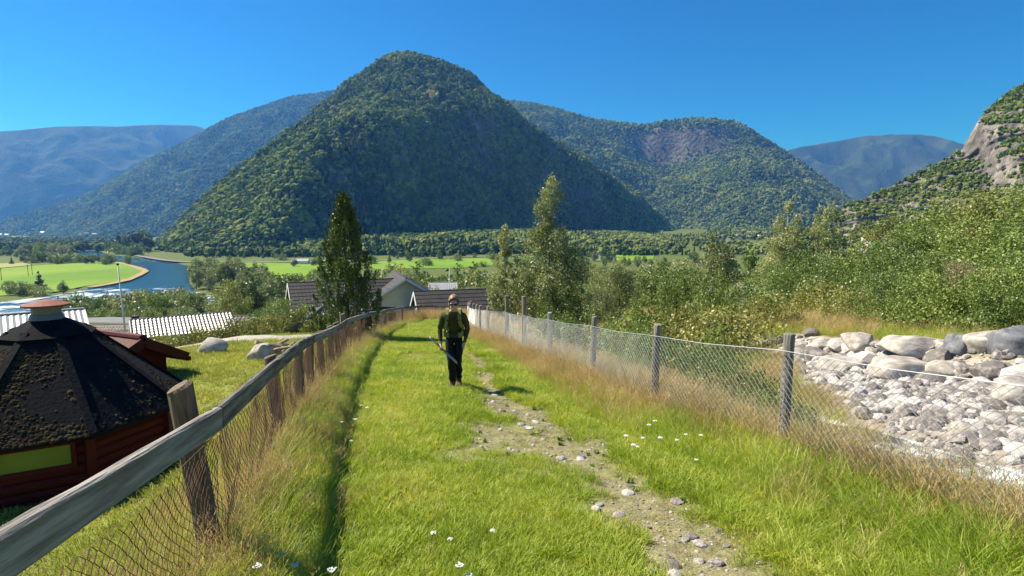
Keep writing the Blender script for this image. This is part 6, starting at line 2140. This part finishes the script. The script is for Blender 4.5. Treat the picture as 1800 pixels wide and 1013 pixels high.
WX, WY = -1.0, 9.22
WZ = gz(WX, WY)
J = {
    'pelvis': ((0.0, 0.06, 0.93), (0.135, 0.105)),
    'waist': ((0.0, 0.03, 1.06), (0.125, 0.095)),
    'chest': ((0.0, -0.05, 1.22), (0.15, 0.105)),
    'upper': ((0.0, -0.11, 1.345), (0.125, 0.085)),
    'neck0': ((0.005, -0.16, 1.415), (0.06, 0.06)),
    'neck1': ((0.012, -0.205, 1.475), (0.052, 0.054)),
    'jaw': ((0.02, -0.275, 1.495), (0.06, 0.064)),
    'head': ((0.02, -0.255, 1.57), (0.078, 0.092)),
    'crown': ((0.02, -0.222, 1.635), (0.055, 0.068)),
    'sh_r': ((-0.165, -0.095, 1.335), (0.07, 0.07)), 'sh_l': ((0.165, -0.095, 1.335), (0.07, 0.07)),
    'el_r': ((-0.235, -0.02, 1.08), (0.048, 0.05)), 'el_l': ((0.235, -0.01, 1.085), (0.048, 0.05)),
    'wr_r': ((-0.225, -0.12, 0.86), (0.03, 0.034)), 'wr_l': ((0.185, -0.09, 0.87), (0.03, 0.034)),
    'pm_r': ((-0.22, -0.15, 0.795), (0.024, 0.042)), 'pm_l': ((0.165, -0.12, 0.81), (0.022, 0.04)),
    'hip_r': ((-0.085, 0.05, 0.86), (0.095, 0.1)), 'hip_l': ((0.085, 0.06, 0.86), (0.095, 0.1)),
    'kn_r': ((-0.045, -0.09, 0.49), (0.066, 0.07)), 'kn_l': ((0.06, -0.01, 0.48), (0.066, 0.07)),
    'cf_r': ((-0.035, -0.05, 0.30), (0.07, 0.074)), 'cf_l': ((0.062, 0.07, 0.30), (0.066, 0.072)),
    'an_r': ((-0.03, -0.03, 0.11), (0.05, 0.056)), 'an_l': ((0.065, 0.13, 0.12), (0.05, 0.056)),
    'hl_r': ((-0.03, 0.0, 0.045), (0.044, 0.044)), 'hl_l': ((0.068, 0.17, 0.05), (0.044, 0.044)),
    'bl_r': ((-0.04, -0.14, 0.042), (0.05, 0.04)), 'bl_l': ((0.08, 0.03, 0.042), (0.05, 0.04)),
    'to_r': ((-0.05, -0.205, 0.036), (0.04, 0.032)), 'to_l': ((0.085, -0.035, 0.036), (0.04, 0.032)),
}
E = [('pelvis', 'waist'), ('waist', 'chest'), ('chest', 'upper'), ('upper', 'neck0'), ('neck0', 'neck1'), ('neck1', 'jaw'), ('jaw', 'head'), ('head', 'crown'),
     ('upper', 'sh_r'), ('upper', 'sh_l'), ('sh_r', 'el_r'), ('sh_l', 'el_l'), ('el_r', 'wr_r'), ('el_l', 'wr_l'), ('wr_r', 'pm_r'), ('wr_l', 'pm_l'),
     ('pelvis', 'hip_r'), ('pelvis', 'hip_l'), ('hip_r', 'kn_r'), ('hip_l', 'kn_l'), ('kn_r', 'cf_r'), ('kn_l', 'cf_l'), ('cf_r', 'an_r'), ('cf_l', 'an_l'),
     ('an_r', 'hl_r'), ('an_l', 'hl_l'), ('an_r', 'bl_r'), ('an_l', 'bl_l'), ('bl_r', 'to_r'), ('bl_l', 'to_l')]
# five fingers on each hand: the right ones curl round the poles, the left ones hang relaxed
for s, side, pm in ((-1, 'r', J['pm_r'][0]), (1, 'l', J['pm_l'][0])):
    for f in range(4):
        ln = (0.9, 1.0, 0.95, 0.78)[f]
        oy = -0.033 + 0.022 * f
        base = (pm[0] + 0.004 * s, pm[1] + oy, pm[2] - 0.035)
        if side == 'r':
            k1 = (base[0] + 0.030, base[1] - 0.004, base[2] - 0.028 * ln)
            k2 = (base[0] + 0.052, base[1] - 0.004, base[2] + 0.004)
        else:
            k1 = (base[0] - 0.004, base[1] - 0.006, base[2] - 0.036 * ln)
            k2 = (base[0] - 0.014, base[1] - 0.010, base[2] - 0.066 * ln)
        J['f%d0%s' % (f, side)] = (base, 0.0095)
        J['f%d1%s' % (f, side)] = (k1, 0.0088)
        J['f%d2%s' % (f, side)] = (k2, 0.0075)
        E += [('pm_' + side, 'f%d0%s' % (f, side)), ('f%d0%s' % (f, side), 'f%d1%s' % (f, side)), ('f%d1%s' % (f, side), 'f%d2%s' % (f, side))]
    t0 = (pm[0] - 0.012 * s * -1 * -1, pm[1] - 0.05, pm[2] + 0.012)
    t1 = (t0[0] + (0.022 if side == 'r' else -0.006), t0[1] - 0.018, t0[2] - 0.034)
    J['t0' + side] = (t0, 0.012); J['t1' + side] = (t1, 0.009)
    E += [('wr_' + side, 't0' + side), ('t0' + side, 't1' + side)]


def wmat(a, b, t, c):
    k = a if t < 0.5 else b
    if k in ('jaw', 'head', 'crown', 'neck1') or (k == 'neck0' and c[2] > 1.425):
        return 0
    if k.startswith('pm') or (k[0] in 'ft' and k[1].isdigit()):
        return 0
    if (a.startswith('el') and b.startswith('wr')):
        return 0 if t > 0.93 else 1
    if k.startswith('wr'):
        return 0 if c[2] < 0.865 else 1
    if k.startswith(('hl', 'bl', 'to')) or (k.startswith('an') and c[2] < 0.15):
        return 3
    if k.startswith(('hip', 'kn', 'cf', 'an')) or (k == 'pelvis' and c[2] < 0.99):
        return 2
    return 1


person = empty('person', 'walker in olive sweater and black trousers leaning forward up the path with backpack', 'person', (WX, WY, WZ + 0.012), R_(3))
body = skinned('body', J, E, [M['skin'], M['sweater'], M['trousers'], M['boot']], wmat, 2)
# folds in the clothes, and a nose and brow on the face
VV = np.array([v.co[:] for v in body.vertices])
fold = fbm(VV[:, 0] * 9 + VV[:, 2] * 5, VV[:, 2] * 16 + VV[:, 1] * 4, 13, 3)
amt = np.where((VV[:, 2] > 0.14) & (VV[:, 2] < 0.45), 0.022, np.where((VV[:, 2] < 1.38) & (VV[:, 2] > 0.45), 0.009, 0.0))
amt = np.where((VV[:, 2] < 0.88) & (np.abs(VV[:, 0]) > 0.15), 0.0, amt)
nrm = np.array([v.normal[:] for v in body.vertices])
VV = VV + nrm * (fold * amt)[:, None]
hc = np.array([0.02, -0.348, 1.535])
dn = np.linalg.norm((VV - hc) / np.array([0.014, 0.05, 0.026]), axis=1)
VV[:, 1] -= 0.022 * np.clip(1 - dn / 1.3, 0, 1)
body.vertices.foreach_set('co', VV.astype(np.float32).ravel()); body.update()
obj('body', body, person)
mb = MB()
for sx in (-1, 1):
    mb.ball((0.02 + sx * 0.078, -0.235, 1.555), (0.012, 0.022, 0.032), 8, 6)
mb.obj('ear', M['skin'], person, smooth=True)
MB().tube([(-0.008, -0.338, 1.492), (0.02, -0.345, 1.490), (0.048, -0.338, 1.492)], [0.003, 0.006, 0.003], 6).obj('mouth', pmat('lips', [(0.33, 0.13, 0.10), (0.38, 0.16, 0.13)], 20, 0.5), person, smooth=True)
# hair: drawn back over the skull into a knot
bm = bmesh.new()
bmesh.ops.create_icosphere(bm, subdivisions=3, radius=1)
hr = np.random.default_rng(3)
for v in list(bm.verts):
    if v.co.y < -0.36 and v.co.z < 0.62 - 0.75 * abs(v.co.x) or v.co.z < -0.62 or (v.co.y < -0.1 and v.co.z < -0.1):
        bm.verts.remove(v)
for v in bm.verts:
    n_ = 1 + 0.03 * math.sin(v.co.x * 26) + hr.normal() * 0.012
    v.co = Vector((0.02 + v.co.x * 0.093 * n_, -0.222 + v.co.y * 0.122 * n_, 1.600 + v.co.z * 0.122 * n_))
me = bpy.data.meshes.new('hair'); bm.to_mesh(me); bm.free(); me.materials.append(M['hair'])
me.polygons.foreach_set('use_smooth', np.full(len(me.polygons), True))
ho = obj('hair', me, person)
MB().ball((0.02, -0.115, 1.66), (0.04, 0.04, 0.038), 10, 8).obj('hair_knot', M['hair'], ho, smooth=True)
mb = MB()
for sx in (-1, 1):
    mb.ball((0.02 + sx * 0.036, -0.345, 1.568), (0.027, 0.014, 0.017), 10, 7)
    mb.bar((0.02 + sx * 0.064, -0.335, 1.576), (0.02 + sx * 0.084, -0.235, 1.576), 0.004, 0.010)
mb.box((0.02, -0.352, 1.576), (0.03, 0.006, 0.008))
mb.obj('sunglasses', pmat('dark_lens', [(0.004, 0.004, 0.005), (0.007, 0.007, 0.008)], 10, 0.6, spec=0.05), person, smooth=True)

# backpack ------------------------------------------------------------------
pack = empty('backpack', 'dark green backpack with olive yellow straps worn by the walker', 'backpack', (WX, WY, WZ + 0.012), R_(3))
bm = bmesh.new()
bmesh.ops.create_cube(bm, size=1)
bmesh.ops.subdivide_edges(bm, edges=bm.edges[:], cuts=5, use_grid_fill=True)
for v in bm.verts:
    x_, y_, z_ = v.co * 2
    k_ = (abs(x_) ** 4 + abs(y_) ** 4 + abs(z_) ** 4) ** 0.25
    v.co = Vector((x_, y_, z_)) / k_ if k_ > 1 else v.co * 2
    lean = (v.co.z) * -0.07
    v.co = Vector((v.co.x * 0.155 * (1 + 0.03 * math.sin(v.co.z * 9)), 0.20 + v.co.y * 0.105 + lean, 1.16 + v.co.z * 0.24))
me = bpy.data.meshes.new('bag'); bm.to_mesh(me); bm.free(); me.materials.append(M['pack'])
me.polygons.foreach_set('use_smooth', np.full(len(me.polygons), True))
obj('bag', me, pack)


def webbing(name, pts, w, t, mat, parent, out=(0, -1, 0)):
    """a flat strap along points"""
    pts = [Vector(p) for p in pts]
    V = []; F = []
    for i, p in enumerate(pts):
        d = (pts[min(i + 1, len(pts) - 1)] - pts[max(i - 1, 0)]).normalized()
        o_ = Vector(out[i] if hasattr(out[0], '__len__') else out)
        s_ = d.cross(o_).normalized(); n_ = s_.cross(d).normalized()
        if n_.dot(o_) < 0:
            n_ = -n_
        for a_, b_ in ((-1, 0), (1, 0), (1, 1), (-1, 1)):
            V.append(p + s_ * a_ * w / 2 + n_ * b_ * t)
    for i in range(len(pts) - 1):
        for k in range(4):
            F.append((i * 4 + k, i * 4 + (k + 1) % 4, (i + 1) * 4 + (k + 1) % 4, (i + 1) * 4 + k))
    F += [(0, 1, 2, 3), tuple(len(pts) * 4 - 4 + k for k in (3, 2, 1, 0))]
    return obj(name, mesh_py(name, V, F, [mat]), parent)


for sx in (-1, 1):
    webbing('shoulder_strap', [(sx * 0.095, 0.10, 1.38), (sx * 0.10, 0.0, 1.425), (sx * 0.10, -0.12, 1.425), (sx * 0.103, -0.185, 1.365), (sx * 0.108, -0.185, 1.27), (sx * 0.125, -0.155, 1.17), (sx * 0.16, -0.05, 1.10), (sx * 0.15, 0.10, 1.05)], 0.058, 0.014, M['strap'], pack,
            [(0, 0, 1), (0, 0, 1), (0, -0.6, 1), (0, -1, 0.3), (0, -1, 0), (sx * 0.3, -1, 0), (sx, -0.4, 0), (sx, 0, 0)])
    webbing('hip_pad', [(sx * 0.14, 0.10, 1.0), (sx * 0.165, 0.02, 1.0), (sx * 0.14, -0.08, 0.995), (sx * 0.07, -0.125, 0.99)], 0.085, 0.02, M['strap'], pack, [(sx, 0, 0), (sx, -0.2, 0), (sx, -1, 0), (sx * 0.3, -1, 0)])
webbing('chest_strap', [(-0.105, -0.202, 1.275), (0, -0.21, 1.27), (0.105, -0.202, 1.275)], 0.022, 0.006, M['black'], pack)
webbing('hip_belt', [(-0.09, -0.125, 0.99), (0, -0.14, 0.985), (0.09, -0.125, 0.99)], 0.04, 0.01, M['black'], pack)
MB().box((0, -0.15, 0.985), (0.06, 0.014, 0.05)).obj('buckle', M['black'], pack)

for q_ in (person, pack):
    q_.rotation_euler[0] = R_(5)
# trekking poles held together in the right hand
for k in range(2):
    oz = 0.026 * k
    e = empty('trekking_pole', ('upper' if k else 'lower') + ' slim grey trekking pole of the pair in the walker right hand', 'pole', (WX, WY, WZ + 0.012), R_(3))
    e.rotation_euler[0] = R_(5)
    a_ = (-0.405, -0.13, 0.955 + oz); b_ = (0.06, -0.235, 0.52 + oz * 1.1)
    a_ = Vector(a_); b_ = Vector(b_); d_ = (b_ - a_)
    MB().tube([a_, a_ + d_ * 0.2], [0.006, 0.006], 8).obj('tip_section', M['alu'], e, smooth=True)
    MB().tube([a_ + d_ * 0.2, a_ + d_ * 0.62], [0.0075, 0.0075], 8).obj('shaft', M['black'], e, smooth=True)
    MB().tube([a_ + d_ * 0.62, a_ + d_ * 0.84, b_], [0.008, 0.008, 0.008], 8).obj('lower_shaft', M['alu'], e, smooth=True)

# ================================================================ AIR
def haze():
    m, nt, out, N, L = nodes_of('valley_air')
    v = N('ShaderNodeVolumePrincipled')
    v.inputs['Color'].default_value = (0.10, 0.34, 1.0, 1)
    v.inputs['Density'].default_value = 0.98e-4
    v.inputs['Anisotropy'].default_value = 0.25
    v.inputs['Absorption Color'].default_value = (1, 1, 1, 1) if 'Absorption Color' in v.inputs else None
    L(v.outputs[0], out.inputs['Volume'])
    mb = MB().box((0, 0, (1760 - 36.5) / 2), (25000, 25000, 1760 + 36.5))
    o = mb.obj('haze', m, kind='stuff', label='thin blue summer haze filling the valley', cat='haze')
    return o


haze()
